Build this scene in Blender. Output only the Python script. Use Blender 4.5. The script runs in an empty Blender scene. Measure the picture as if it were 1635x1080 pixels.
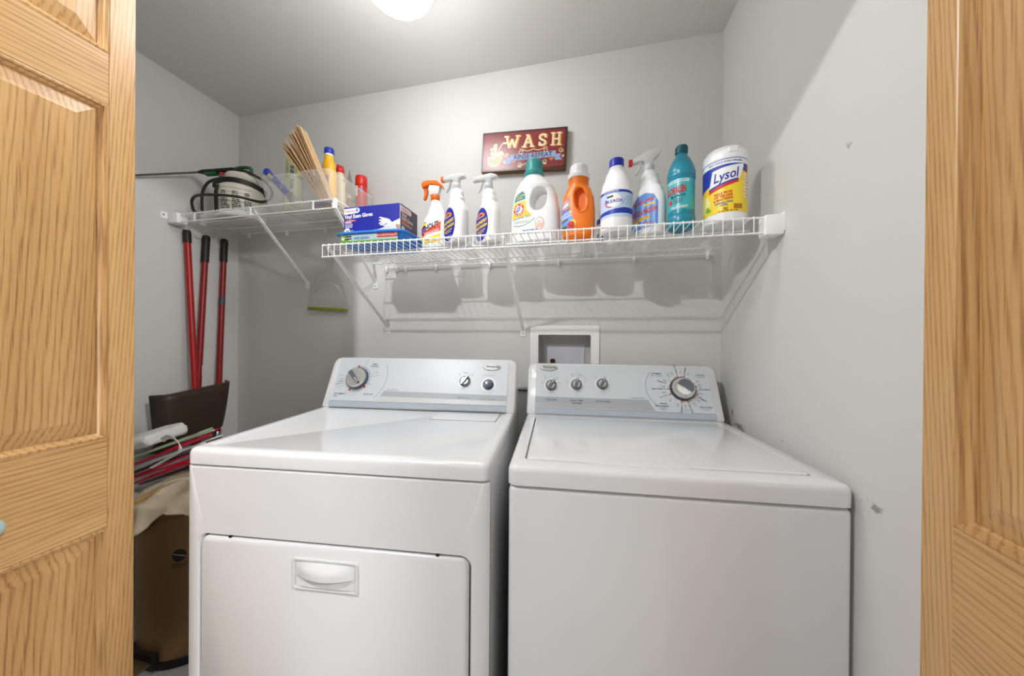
import bpy, bmesh, math, random
from mathutils import Vector, Matrix, noise
random.seed(7)
SC = bpy.context.scene
COL = SC.collection
PI = math.pi

# ------------------------------------------------------------------ camera
cam = bpy.data.cameras.new('camera'); camo = bpy.data.objects.new('camera', cam); COL.objects.link(camo)
cam.sensor_width = 36.0; cam.lens = 512.2812 / 1635 * 36; cam.clip_start = 0.02
def cam_axes(yaw, pitch, roll):
    f = Vector((-math.sin(yaw), math.cos(yaw), 0)); r = Vector((math.cos(yaw), math.sin(yaw), 0)); u = Vector((0, 0, 1))
    f2 = f*math.cos(pitch) + u*math.sin(pitch); u2 = u*math.cos(pitch) - f*math.sin(pitch)
    return r*math.cos(roll) + u2*math.sin(roll), u2*math.cos(roll) - r*math.sin(roll), f2
_r, _u, _f = cam_axes(0.2164, -0.0031, 0.0076)
camo.matrix_world = Matrix(((_r.x, _u.x, -_f.x, -0.5294), (_r.y, _u.y, -_f.y, -1.4034), (_r.z, _u.z, -_f.z, 1.1954), (0, 0, 0, 1)))
SC.camera = camo

# ------------------------------------------------------------------ light and exposure
w = bpy.data.worlds.new('world'); SC.world = w; w.use_nodes = True
w.node_tree.nodes['Background'].inputs[0].default_value = (0.93, 0.97, 1.0, 1)
WORLD = .34; LAMP_CLOSET = 31; LAMP_HALL = 2500; HALL_FILL = 320
w.node_tree.nodes['Background'].inputs[1].default_value = WORLD
SC.view_settings.view_transform = 'Standard'; SC.view_settings.look = 'None'
SC.view_settings.exposure = 0.08; SC.view_settings.gamma = 1.0; SC.view_settings.use_curve_mapping = False

# ------------------------------------------------------------------ helpers
def lin(c):
    return tuple((x/255/12.92 if x/255 <= .04045 else ((x/255+.055)/1.055)**2.4) for x in c)
MATS = {}
def mat(name, col, rough=.5, metal=0, var=.05, scale=25, bump=0, bscale=300, alpha=1, trans=0, ior=1.46, coat=0, spec=.5):
    if name in MATS: return MATS[name]
    m = bpy.data.materials.new(name); m.use_nodes = True; nt = m.node_tree; N = nt.nodes; L = nt.links
    b = N['Principled BSDF']; c = lin(col)
    tc = N.new('ShaderNodeTexCoord'); nz = N.new('ShaderNodeTexNoise'); nz.inputs['Scale'].default_value = scale; nz.inputs['Detail'].default_value = 4
    L.new(tc.outputs['Object'], nz.inputs['Vector'])
    mx = N.new('ShaderNodeMix'); mx.data_type = 'RGBA'
    mx.inputs[6].default_value = tuple(min(1, x*(1-var)) for x in c)+(1,); mx.inputs[7].default_value = tuple(min(1, x*(1+var)) for x in c)+(1,)
    L.new(nz.outputs['Fac'], mx.inputs[0]); L.new(mx.outputs[2], b.inputs['Base Color'])
    b.inputs['Roughness'].default_value = rough; b.inputs['Metallic'].default_value = metal; b.inputs['IOR'].default_value = ior
    b.inputs['Alpha'].default_value = alpha; b.inputs['Transmission Weight'].default_value = trans; b.inputs['Coat Weight'].default_value = coat
    b.inputs['Specular IOR Level'].default_value = spec
    if bump:
        n2 = N.new('ShaderNodeTexNoise'); n2.inputs['Scale'].default_value = bscale; n2.inputs['Detail'].default_value = 3
        L.new(tc.outputs['Object'], n2.inputs['Vector']); bp = N.new('ShaderNodeBump'); bp.inputs['Strength'].default_value = bump; bp.inputs['Distance'].default_value = .002
        L.new(n2.outputs['Fac'], bp.inputs['Height']); L.new(bp.outputs['Normal'], b.inputs['Normal'])
    MATS[name] = m; return m
def paint(name, col, stains_shade=(), rough=.75):
    """wall paint with orange-peel relief; stains: (centre, radii, colour, strength) dirt and painted shade marks with a ragged shape"""
    m = mat(name, col, rough, var=.025, scale=3, bump=.25, bscale=260); nt = m.node_tree; N = nt.nodes; L = nt.links
    b = N['Principled BSDF']; tc = [n for n in N if n.type == 'TEX_COORD'][0]
    for (c, r, colr, st) in stains_shade:
        src = b.inputs['Base Color'].links[0].from_socket
        mp = N.new('ShaderNodeMapping'); mp.vector_type = 'POINT'; mp.inputs['Location'].default_value = [-c[i]/r[i] for i in range(3)]; mp.inputs['Scale'].default_value = [1/r[i] for i in range(3)]
        L.new(tc.outputs['Object'], mp.inputs['Vector'])
        ln = N.new('ShaderNodeVectorMath'); ln.operation = 'LENGTH'; L.new(mp.outputs[0], ln.inputs[0])
        nz = N.new('ShaderNodeTexNoise'); nz.inputs['Scale'].default_value = 90; nz.inputs['Detail'].default_value = 5; L.new(tc.outputs['Object'], nz.inputs['Vector'])
        ad = N.new('ShaderNodeMath'); ad.operation = 'MULTIPLY_ADD'; ad.inputs[1].default_value = 2.6; L.new(nz.outputs['Fac'], ad.inputs[0]); L.new(ln.outputs['Value'], ad.inputs[2])
        rg = N.new('ShaderNodeMapRange'); rg.inputs[1].default_value = 1.55; rg.inputs[2].default_value = 1.95; rg.inputs[3].default_value = st; rg.inputs[4].default_value = 0; L.new(ad.outputs[0], rg.inputs[0])
        mx = N.new('ShaderNodeMix'); mx.data_type = 'RGBA'; L.new(rg.outputs[0], mx.inputs[0]); L.new(src, mx.inputs[6]); mx.inputs[7].default_value = lin(colr)+(1,)
        L.new(mx.outputs[2], b.inputs['Base Color'])
    return m
def oak(name, axis, seed=0.0, tone=1.0, freq=52.0, warp=5.5):
    """oak: wavy grain lines and fine pores that run along the grain axis"""
    if name in MATS: return MATS[name]
    m = bpy.data.materials.new(name); m.use_nodes = True; nt = m.node_tree; N = nt.nodes; L = nt.links; b = N['Principled BSDF']
    tc = N.new('ShaderNodeTexCoord')
    def stretch(a, k, off):
        mp = N.new('ShaderNodeMapping'); s = [k, k, k]; s[axis] = a; mp.inputs['Scale'].default_value = s; mp.inputs['Location'].default_value = (off, off*1.7, off*.6)
        L.new(tc.outputs['Object'], mp.inputs['Vector']); return mp.outputs[0]
    def mr(src, a, c, d, e):
        n = N.new('ShaderNodeMapRange'); n.inputs[1].default_value = a; n.inputs[2].default_value = c; n.inputs[3].default_value = d; n.inputs[4].default_value = e; L.new(src, n.inputs[0]); return n.outputs[0]
    def mul(x, y, op='MULTIPLY'):
        n = N.new('ShaderNodeMath'); n.operation = op; L.new(x, n.inputs[0])
        if isinstance(y, float): n.inputs[1].default_value = y
        else: L.new(y, n.inputs[1])
        return n.outputs[0]
    wv = N.new('ShaderNodeTexWave'); wv.wave_type = 'BANDS'; wv.bands_direction = 'DIAGONAL'; wv.wave_profile = 'SIN'
    wv.inputs['Scale'].default_value = freq; wv.inputs['Distortion'].default_value = warp; wv.inputs['Detail'].default_value = 2.5; wv.inputs['Detail Scale'].default_value = .9; wv.inputs['Detail Roughness'].default_value = .55
    L.new(stretch(.055, 1, seed), wv.inputs['Vector'])
    po = N.new('ShaderNodeTexNoise'); po.inputs['Scale'].default_value = 1; po.inputs['Detail'].default_value = 3; L.new(stretch(14, 520, seed+3), po.inputs['Vector'])
    big = N.new('ShaderNodeTexNoise'); big.inputs['Scale'].default_value = 1; big.inputs['Detail'].default_value = 2; L.new(stretch(1.2, 10, seed+9), big.inputs['Vector'])
    line = mr(wv.outputs['Fac'], .5, 1, 0, 1); pore = mr(po.outputs['Fac'], .38, .66, 0, 1)
    f = mul(mul(mul(line, mr(po.outputs['Fac'], .3, .65, .35, 1)), .46), mul(pore, .16), 'ADD'); f = mul(f, mr(big.outputs['Fac'], .3, .7, 0, .34), 'ADD')
    cr = N.new('ShaderNodeValToRGB'); e = cr.color_ramp.elements
    e[0].position = 0; e[0].color = lin([c*tone for c in (218, 174, 116)])+(1,); e[1].position = 1; e[1].color = lin([c*tone for c in (140, 92, 44)])+(1,)
    q = cr.color_ramp.elements.new(.4); q.color = lin([c*tone for c in (196, 149, 90)])+(1,)
    L.new(f, cr.inputs[0]); L.new(cr.outputs[0], b.inputs['Base Color'])
    b.inputs['Roughness'].default_value = .42; b.inputs['Coat Weight'].default_value = .25; b.inputs['Coat Roughness'].default_value = .3
    bp = N.new('ShaderNodeBump'); bp.inputs['Strength'].default_value = .25; bp.inputs['Distance'].default_value = .001; L.new(po.outputs['Fac'], bp.inputs['Height']); L.new(bp.outputs[0], b.inputs['Normal'])
    MATS[name] = m; return m

def obj(name, vf, m, parent=None, smooth=None, loc=None, rot=None):
    """link ONE mesh object made of (verts, faces)"""
    me = bpy.data.meshes.new(name); me.from_pydata([tuple(v) for v in vf[0]], [], [tuple(f) for f in vf[1]])
    bm = bmesh.new(); bm.from_mesh(me); bmesh.ops.recalc_face_normals(bm, faces=bm.faces); bm.to_mesh(me); bm.free()
    me.materials.append(m)
    if smooth:
        me.polygons.foreach_set('use_smooth', [True]*len(me.polygons)); me.set_sharp_from_angle(angle=math.radians(smooth))
    o = bpy.data.objects.new(name, me); COL.objects.link(o)
    if parent: o.parent = parent
    if loc is not None: o.location = loc
    if rot is not None: o.rotation_euler = rot
    return o
def inst(src, name, parent, loc, rot=(0, 0, 0), scale=None):
    o = bpy.data.objects.new(name, src.data); COL.objects.link(o); o.parent = parent; o.location = loc; o.rotation_euler = rot
    if scale: o.scale = scale
    return o
def tag(o, label, cat, group=None, kind=None):
    o['label'] = label; o['category'] = cat
    if group: o['group'] = group
    if kind: o['kind'] = kind
    return o
def thing(name, label, cat, loc=(0, 0, 0), rz=0, group=None, kind=None, rot=None):
    o = bpy.data.objects.new(name, None); COL.objects.link(o); o.location = loc; o.rotation_euler = rot if rot else (0, 0, rz); o.empty_display_size = .05
    return tag(o, label, cat, group, kind)
def join(*vfs):
    V = []; F = []
    for v, f in vfs:
        k = len(V); V += [Vector(p) for p in v]; F += [tuple(i+k for i in q) for q in f]
    return V, F
def tf(vf, M):
    return [M @ Vector(v) for v in vf[0]], vf[1]
def move(vf, d): return tf(vf, Matrix.Translation(d))
def from_bm(bm):
    bm.verts.ensure_lookup_table(); bm.verts.index_update()
    r = [v.co.copy() for v in bm.verts], [tuple(v.index for v in f.verts) for f in bm.faces]; bm.free(); return r
def to_bm(vf):
    bm = bmesh.new(); vs = [bm.verts.new(v) for v in vf[0]]
    for f in vf[1]:
        try: bm.faces.new([vs[i] for i in f])
        except ValueError: pass
    return bm
def box(x0, x1, y0, y1, z0, z1, bev=0, seg=2):
    v = [(x, y, z) for x in (x0, x1) for y in (y0, y1) for z in (z0, z1)]
    f = [(0, 1, 3, 2), (4, 6, 7, 5), (0, 4, 5, 1), (2, 3, 7, 6), (0, 2, 6, 4), (1, 5, 7, 3)]
    if not bev: return [Vector(p) for p in v], f
    bm = to_bm((v, f)); bmesh.ops.bevel(bm, geom=bm.edges[:], offset=bev, segments=seg, affect='EDGES', profile=.5); return from_bm(bm)
def rrect(x0, y0, x1, y1, r, n=5, rs=None):
    """rounded rectangle outline, counter-clockwise; rs = radii for corners (br, tr, tl, bl)"""
    rs = rs or (r, r, r, r); P = []
    for (cx, cy, a, q) in ((x1, y0, -90, rs[0]), (x1, y1, 0, rs[1]), (x0, y1, 90, rs[2]), (x0, y0, 180, rs[3])):
        ox = cx - q if cx == x1 else cx + q; oy = cy + q if cy == y0 else cy - q
        for i in range(n+1):
            t = math.radians(a + 90*i/n); P.append((ox+q*math.cos(t), oy+q*math.sin(t)))
    return P
def prism(pts, a, b, axis='z', bev=0, seg=2):
    """extrude a 2-D outline from a to b along an axis; plane: z->(x,y), y->(x,z), x->(y,z)"""
    def p3(p, h): return {'z': (p[0], p[1], h), 'y': (p[0], h, p[1]), 'x': (h, p[0], p[1])}[axis]
    n = len(pts); V = [p3(p, a) for p in pts]+[p3(p, b) for p in pts]
    F = [tuple(range(n)), tuple(range(n, 2*n))]+[(i, (i+1) % n, n+(i+1) % n, n+i) for i in range(n)]
    if not bev: return [Vector(v) for v in V], F
    bm = to_bm((V, F)); bmesh.ops.recalc_face_normals(bm, faces=bm.faces)
    ed = [e for e in bm.edges if any(len(f.verts) == n and n > 4 for f in e.link_faces)] if n > 4 else bm.edges[:]
    bmesh.ops.bevel(bm, geom=ed, offset=bev, segments=seg, affect='EDGES', profile=.5); return from_bm(bm)
def ringprism(outer, inner, a, b, axis='z'):
    def p3(p, h): return {'z': (p[0], p[1], h), 'y': (p[0], h, p[1]), 'x': (h, p[0], p[1])}[axis]
    n = len(outer); V = [p3(p, h) for h in (a, b) for L in (outer, inner) for p in L]; F = []
    for i in range(n):
        j = (i+1) % n; F += [(i, j, n+j, n+i), (2*n+i, 2*n+j, 3*n+j, 3*n+i), (i, j, 2*n+j, 2*n+i), (n+i, n+j, 3*n+j, 3*n+i)]
    return [Vector(v) for v in V], F
def lathe(prof, n=28, c=(0, 0, 0)):
    V = []; F = []
    for (r, z) in prof:
        for i in range(n):
            t = 2*PI*i/n; V.append(Vector((c[0]+r*math.cos(t), c[1]+r*math.sin(t), c[2]+z)))
    for k in range(len(prof)-1):
        for i in range(n):
            j = (i+1) % n; F.append((k*n+i, k*n+j, (k+1)*n+j, (k+1)*n+i))
    F.append(tuple(range(n))); F.append(tuple(range((len(prof)-1)*n, len(prof)*n))); return V, F
def tube(path, r, n=8, closed=False, rad=None):
    P = [Vector(p) for p in path]; V = []; F = []; m = len(P)
    T = []
    for i in range(m):
        a = P[(i-1) % m] if (closed or i > 0) else P[i]; b = P[(i+1) % m] if (closed or i < m-1) else P[i]; T.append((b-a).normalized())
    up = Vector((0, 0, 1)) if abs(T[0].z) < .9 else Vector((1, 0, 0)); nrm = (up - T[0]*up.dot(T[0])).normalized()
    for i in range(m):
        nrm = (nrm - T[i]*nrm.dot(T[i])).normalized(); bn = T[i].cross(nrm); q = rad[i] if rad else r
        for k in range(n):
            t = 2*PI*k/n; V.append(P[i]+(nrm*math.cos(t)+bn*math.sin(t))*q)
    for i in range(m if closed else m-1):
        for k in range(n):
            l = (k+1) % n; j = (i+1) % m; F.append((i*n+k, i*n+l, j*n+l, j*n+k))
    if not closed: F += [tuple(range(n)), tuple(range((m-1)*n, m*n))]
    return V, F
def spline(pts, k=6, closed=False):
    P = [Vector(p) for p in pts]; R = []; m = len(P)
    for i in range(m if closed else m-1):
        p1, p2 = P[i], P[(i+1) % m]; p0 = P[(i-1) % m] if (closed or i > 0) else p1; p3 = P[(i+2) % m] if (closed or i+2 < m) else p2
        for s in range(k):
            t = s/k; R.append(.5*((2*p1)+(p2-p0)*t+(2*p0-5*p1+4*p2-p3)*t*t+(3*p1-p0-3*p2+p3)*t**3))
    if not closed: R.append(P[-1])
    return R
class Loft:
    """a body from horizontal sections (z, rx, ry, ox, oy, power)"""
    def __init__(s, secs, k=4): s.S = [tuple(c)+(0, 0, 0, 0, 0, 2)[len(c):] for c in secs]; s.k = k; s.R = s._sub()
    def _sub(s):
        S = s.S; R = []
        for i in range(len(S)-1):
            for q in range(s.k):
                t = q/s.k; tt = t*t*(3-2*t) if s.k > 1 else t
                R.append(tuple([S[i][0]+(S[i+1][0]-S[i][0])*t]+[S[i][j]+(S[i+1][j]-S[i][j])*tt for j in range(1, 6)]))
        R.append(S[-1]); return R
    def at(s, z):
        R = s.R
        for i in range(len(R)-1):
            if z <= R[i+1][0] or i == len(R)-2:
                t = 0 if R[i+1][0] == R[i][0] else max(0, min(1, (z-R[i][0])/(R[i+1][0]-R[i][0])))
                return [R[i][j]+(R[i+1][j]-R[i][j])*t for j in range(6)]
    def mesh(s, n=32):
        V = []; F = []
        for (z, rx, ry, ox, oy, p) in s.R:
            for i in range(n):
                t = 2*PI*i/n; c, d = math.cos(t), math.sin(t)
                V.append(Vector((ox+rx*math.copysign(abs(c)**(2/p), c), oy+ry*math.copysign(abs(d)**(2/p), d), z)))
        m = len(s.R)
        for k in range(m-1):
            for i in range(n):
                j = (i+1) % n; F.append((k*n+i, k*n+j, (k+1)*n+j, (k+1)*n+i))
        F += [tuple(range(n)), tuple(range((m-1)*n, m*n))]; return V, F
    def front(s):
        def S(u, v, off):
            z, rx, ry, ox, oy, p = s.at(v); x = max(-.985, min(.985, (u-ox)/rx))
            y = -ry*(1-abs(x)**p)**(1/p); n = Vector((-(abs(x)**(p-1))*math.copysign(1, -x)/rx, -(abs(y/ry)**(p-1))/ry, 0)).normalized()
            n.x = abs(n.x)*math.copysign(1, x); return Vector((ox+x*rx, oy+y, v))+n*off
        return S
    def around(s, th0=0):
        def S(u, v, off):
            z, rx, ry, ox, oy, p = s.at(v); t = th0+u/max(rx, .001); return Vector((ox+(rx+off)*math.sin(t), oy-(ry+off)*math.cos(t), v))
        return S
def plane(o, ux, uy):
    o, ux, uy = Vector(o), Vector(ux).normalized(), Vector(uy).normalized(); n = ux.cross(uy)
    S = lambda u, v, off: o+ux*u+uy*v+n*off
    S.flat = True; return S
# --- flat print: 2-D shapes mapped on a surface
_TX = {}
def text2d(s, size, bold=0., shear=0., align='CENTER'):
    key = (s, bold, shear, align)
    if key not in _TX:
        c = bpy.data.curves.new('t', 'FONT'); c.body = s; c.size = 1; c.offset = bold; c.shear = shear; c.align_x = align; c.align_y = 'CENTER'; c.resolution_u = 2
        o = bpy.data.objects.new('t', c); COL.objects.link(o); dg = bpy.context.evaluated_depsgraph_get(); e = o.evaluated_get(dg); me = e.to_mesh()
        _TX[key] = ([(v.co.x, v.co.y) for v in me.vertices], [tuple(p.vertices) for p in me.polygons]); e.to_mesh_clear()
        bpy.data.objects.remove(o); bpy.data.curves.remove(c)
    v, f = _TX[key]; return [(x*size, y*size) for x, y in v], f
def at2(vf, x, y, rot=0, sx=1, sy=1):
    c, s = math.cos(rot), math.sin(rot); return [(x+(p[0]*sx)*c-(p[1]*sy)*s, y+(p[0]*sx)*s+(p[1]*sy)*c) for p in vf[0]], vf[1]
def join2(*vfs):
    V = []; F = []
    for v, f in vfs:
        k = len(V); V += list(v); F += [tuple(i+k for i in q) for q in f]
    return V, F
def poly2(pts): return list(pts), [tuple(range(len(pts)))]
def rect2(x0, y0, x1, y1): return poly2([(x0, y0), (x1, y0), (x1, y1), (x0, y1)])
def ell2(cx, cy, rx, ry, n=28): return poly2([(cx+rx*math.cos(2*PI*i/n), cy+ry*math.sin(2*PI*i/n)) for i in range(n)])
def ring2(cx, cy, rx, ry, w, n=32, a0=0, a1=2*PI):
    V = []; F = []
    for i in range(n+1):
        t = a0+(a1-a0)*i/n
        for k in (0, 1): V.append((cx+(rx-w*k)*math.cos(t), cy+(ry-w*k)*math.sin(t)))
    return V, [(2*i, 2*i+2, 2*i+3, 2*i+1) for i in range(n)]
def stroke2(pts, w):
    V = []; F = []
    for i, p in enumerate(pts):
        a = pts[max(i-1, 0)]; b = pts[min(i+1, len(pts)-1)]; dx, dy = b[0]-a[0], b[1]-a[1]; l = math.hypot(dx, dy) or 1
        V += [(p[0]-dy/l*w/2, p[1]+dx/l*w/2), (p[0]+dy/l*w/2, p[1]-dx/l*w/2)]
    return V, [(2*i, 2*i+1, 2*i+3, 2*i+2) for i in range(len(pts)-1)]
def lines2(x0, x1, ys, h, jag=.25):
    """rows of print too small to read"""
    out = []
    for y in ys:
        x = x0
        while x < x1:
            l = random.uniform(.5, 2.2)*h*2; e = min(x1, x+l); out.append(rect2(x, y-h/2, e, y+h/2)); x = e+h*.7
        x1 -= (x1-x0)*random.uniform(0, jag)*.3
    return join2(*out)
def decal(name, vf2, surf, off, m, parent, fine=None, label=None):
    v, f = vf2; lift = [0.0]*len(v)
    if fine is None and not getattr(surf, 'flat', False): fine = .007
    root = list(range(len(v)))                      # overlapping pieces of one print sit a hair apart
    def find(i):
        while root[i] != i: root[i] = root[root[i]]; i = root[i]
        return i
    for q in f:
        for k in q[1:]: root[find(k)] = find(q[0])
    ids = {}
    for i in range(len(v)): lift[i] = (ids.setdefault(find(i), len(ids)) % 14)*2e-5
    if fine:
        bm = to_bm(([(p[0], p[1], lift[i]) for i, p in enumerate(v)], f)); bmesh.ops.triangulate(bm, faces=bm.faces[:])
        for _ in range(6):
            ed = [e for e in bm.edges if e.calc_length() > fine]
            if not ed: break
            bmesh.ops.subdivide_edges(bm, edges=ed, cuts=1); bmesh.ops.triangulate(bm, faces=bm.faces[:])
        V, f = from_bm(bm); v = [(p.x, p.y) for p in V]; lift = [p.z for p in V]
    o = obj(name, ([surf(p[0], p[1], off+lift[i]) for i, p in enumerate(v)], f), m, parent)
    if label: o['label'] = label
    return o
def clip_to(name, vf, cutters, voxel=None, smooth=0):
    """cut the cutters out of a body, optionally re-skin it so the cut edges are rounded; returns (verts, faces)"""
    o = obj(name, vf, mat('tmp', (200, 200, 200))); cs = []
    for c in cutters:
        q = obj('cut', c, mat('tmp', (200, 200, 200))); cs.append(q)
        b = o.modifiers.new('b', 'BOOLEAN'); b.object = q; b.operation = 'DIFFERENCE'; b.solver = 'EXACT'
    if voxel:
        r = o.modifiers.new('r', 'REMESH'); r.mode = 'VOXEL'; r.voxel_size = voxel; s = o.modifiers.new('s', 'SMOOTH'); s.iterations = smooth; s.factor = .5
    e = o.evaluated_get(bpy.context.evaluated_depsgraph_get()); me = e.to_mesh()
    out = [v.co.copy() for v in me.vertices], [tuple(p.vertices) for p in me.polygons]; e.to_mesh_clear()
    for q in [o]+cs:
        d = q.data; bpy.data.objects.remove(q); bpy.data.meshes.remove(d)
    return out

# ------------------------------------------------------------------ shared materials
M_WALL = (213, 212, 208)
m_back = paint('wall paint back', M_WALL); m_left = paint('wall paint left', M_WALL)
m_right = paint('wall paint right', M_WALL, [((0, -.6125, 1.5939), (.3, .012, .012), (150, 150, 146), .7), ((0, -.155, .892), (.3, .06, .02), (110, 96, 70), .8),
                                            ((0, -.685, .885), (.3, .03, .012), (120, 112, 100), .7), ((0, -.105, .93), (.3, .01, .03), (96, 72, 30), .85), ((0, -.40, .92), (.3, .02, .006), (140, 130, 110), .6)])  # brown mark near the corner puts the shade beside the console into the paint
m_ceil = paint('ceiling paint', (216, 215, 210)); m_floor = mat('vinyl floor', (205, 203, 198), .45, var=.08, scale=8)
WHITE = mat('white plastic', (246, 246, 244), .38, var=.02); WIRE = mat('white coated wire', (247, 247, 245), .4, var=.02)
ENAMEL = mat('white enamel', (226, 226, 228), .22, var=.012, scale=6, coat=.5); DARK = mat('black plastic', (24, 22, 21), .5)
SHADOWGAP = mat('dark gap', (30, 29, 28), .8); STEEL = mat('steel', (180, 178, 172), .3, metal=1)
INK = mat('dark ink', (52, 62, 74), .6); INKL = mat('grey ink', (128, 134, 142), .6); REDINK = mat('red ink', (186, 44, 34), .6)
PW = mat('print white', (242, 242, 240), .5); PY = mat('print yellow', (250, 214, 40), .5); PB = mat('print blue', (28, 58, 170), .45); PR = mat('print red', (214, 40, 44), .5)
PO = mat('print orange', (244, 150, 30), .5); PK = mat('print black', (26, 26, 30), .5); PT = mat('print teal', (20, 130, 150), .5); PLB = mat('print light blue', (96, 150, 222), .5)
PC = mat('print cream', (240, 232, 200), .5); PG = mat('print green', (120, 176, 60), .5)

# ================================================================== the setting
H = 2.3966; WL = -2.3852; T = .1
def struct(name, vf, m, label, cat, smooth=None):
    o = obj(name, vf, m, None, smooth); tag(o, label, cat, kind='structure'); return o
HX0, HX1, HZ0, HZ1 = -.728, -.486, .985, 1.218          # hole for the outlet box
struct('wall_back', join(box(WL-T, HX0, 0, T, 0, H), box(HX1, T, 0, T, 0, H), box(HX0, HX1, 0, T, 0, HZ0), box(HX0, HX1, 0, T, HZ1, H), box(HX0-.1, HX1+.1, T, T+.02, HZ0-.1, HZ1+.1)), m_back, 'pale grey painted back wall behind the wire shelves', 'wall')
struct('wall_left', box(WL-T, WL, -.98, 0, 0, H), m_left, 'pale grey side wall behind the broom handles', 'wall')
struct('wall_right', box(0, T, -.98, 0, 0, H), m_right, 'pale grey scuffed side wall beside the washer', 'wall')
struct('ceiling', box(WL-T, T, -.98, T, H, H+T), m_ceil, 'plain grey ceiling with a globe lamp', 'ceiling')
struct('floor', box(-4, 2, -4, T, -.05, 0), m_floor, 'pale vinyl floor under the appliances', 'floor')
struct('wall_front', join(box(WL-T, -1.615, -.98, -.86, 0, H), box(-1.615, 0, -.98, -.86, 2.04, H)), m_left, 'closet front wall and header above the folding doors', 'wall')
struct('ceiling_hall', box(-4, 2, -4, -.98, 2.44, 2.54), m_ceil, 'hall ceiling outside the closet', 'ceiling')

# ---- bifold doors
OAKZ = [oak('oak upright %d' % i, 2, i*3.1, .95, (92., 58., 66.)[i], (4., 6., 6.)[i]) for i in range(3)]; OAKX = [oak('oak cross %d' % i, 0, 5+i*4.3, .95, 64., 5.) for i in range(2)]
OAKD = oak('oak moulding', 2, 21, .92)
def panel_vf(u0, u1, z0, z1, fl):
    """raised panel: sunk edge, sloping bevel, flat field"""
    g = .034; P = [(u0, z0), (u1, z0), (u1, z1), (u0, z1)]; Q = [(u0+g, z0+g), (u1-g, z0+g), (u1-g, z1-g), (u0+g, z1-g)]
    V = [(x, -.017, z) for x, z in P]+[(x, .0055, z) for x, z in P]+[(x, .0135, z) for x, z in Q]
    F = [(0, 1, 2, 3), (8, 9, 10, 11)]+[(i, (i+1) % 4, 4+(i+1) % 4, 4+i) for i in range(4)]+[(4+i, 4+(i+1) % 4, 8+(i+1) % 4, 8+i) for i in range(4)]
    return [Vector((x, y*fl, z)) for x, y, z in V], F
def moulding_vf(u0, u1, z0, z1, fl):
    """ogee frame: from the stile face down to the panel"""
    prof = [(0, -.004), (0, .016), (.003, .0175), (.0065, .0165), (.008, .0125), (.012, .0105), (.014, .0065), (.014, -.004)]; V = []; F = []; n = len(prof)
    for (d, h) in prof:
        V += [Vector((u0+d, h*fl, z0+d)), Vector((u1-d, h*fl, z0+d)), Vector((u1-d, h*fl, z1-d)), Vector((u0+d, h*fl, z1-d))]
    for k in range(n):
        l = (k+1) % n
        for i in range(4): F.append((k*4+i, k*4+(i+1) % 4, l*4+(i+1) % 4, l*4+i))
    return V, F
def leaf(root, off, fl, seed, W=.38):
    """one leaf: local x runs away from the hinge end, y is the normal, z up; off shifts along the normal"""
    d = Vector((0, off, 0)); s = .042; zs = [(.02, .23), (.777, .970), (1.688, 1.798), (1.93, 2.02)]
    def P(name, vf, m, sm=None): return obj(name, move(vf, d), m, root, sm)
    for (a, b) in ((0, s), (W-s, W)): P('stile', box(a, b, -.017, .017, .02, 2.02, .0012, 1), OAKZ[0])
    for i, (a, b) in enumerate(zs): P('rail', box(s, W-s, -.0168, .0168, a, b, .0012, 1), OAKX[i % 2])
    for i in range(3):
        a, b = zs[i][1], zs[i+1][0]; P('moulding', moulding_vf(s, W-s, a, b, fl), OAKD, 40)
        P('panel', panel_vf(s+.011, W-s-.011, a+.011, b-.011, fl), OAKZ[1+(seed+i) % 2])
def bifold(name, label, loc, ux, fl, knob):
    o = thing(name, label, 'door', loc, kind='structure'); ux = Vector(ux).normalized(); nz = Vector((0, 0, 1)); ny = nz.cross(ux)
    o.matrix_world = Matrix(((ux.x, ny.x, 0, loc[0]), (ux.y, ny.y, 0, loc[1]), (0, 0, 1, loc[2]), (0, 0, 0, 1)))
    leaf(o, -.017*fl, fl, 0); leaf(o, -.056*fl, -fl, 1)
    for z in (.35, 1.05, 1.75): obj('hinge', box(.374, .384, -.052 if fl > 0 else .022, -.022 if fl > 0 else .052, z, z+.06), STEEL, o)
    if knob:
        k = lathe([(.008, 0), (.008, .012), (.013, .018), (.0175, .026), (.016, .034), (.008, .038)], 20)
        obj('knob', tf(k, Matrix.Translation((.196, .0, .864)) @ Matrix.Rotation(-PI/2*fl, 4, 'X')), mat('pewter knob', (176, 196, 196), .3, metal=.3), o, 50)['label'] = 'small rounded grey-blue knob'
    return o
bifold('door_1', 'open oak folding door with raised panels and a grey-blue knob, at the left', (-1.53, -.8715, 0), (0, -1, 0), -1 if False else 1, True)
bifold('door_2', 'open oak folding door with raised panels, beside the scuffed wall at the right', (-.087, -.869, 0), (-.105, -.9945, 0), -1, False)

# ---- closet ceiling lamp, hall lamp and an added fill light
def globe_lamp(name, label, loc, r, h, strength, colr):
    t = thing(name, label, 'lamp', loc)
    k = r/.114; obj('shield_cup', lathe([(r*1.05, -.104*k), (r*1.07, -.102*k), (r*1.07, -.060*k), (r*1.02, -.004*k), (r*.9, 0)], 48), WHITE, t, 40)  # cup added out of view to keep the globe's light off the ceiling
    prof = [(max(.002, r*math.cos(a)), -.132*k-h*math.sin(a)) for a in [PI/2*(-.55+1.55*i/22) for i in range(23)]]
    m = bpy.data.materials.new('lit opal glass'); m.use_nodes = True; b = m.node_tree.nodes['Principled BSDF']
    b.inputs['Base Color'].default_value = (.9, .9, .88, 1); b.inputs['Roughness'].default_value = .3; b.inputs['Emission Color'].default_value = colr+(1,); b.inputs['Emission Strength'].default_value = strength
    obj('glass_globe', lathe(prof, 44), m, t, 60); return t
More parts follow.
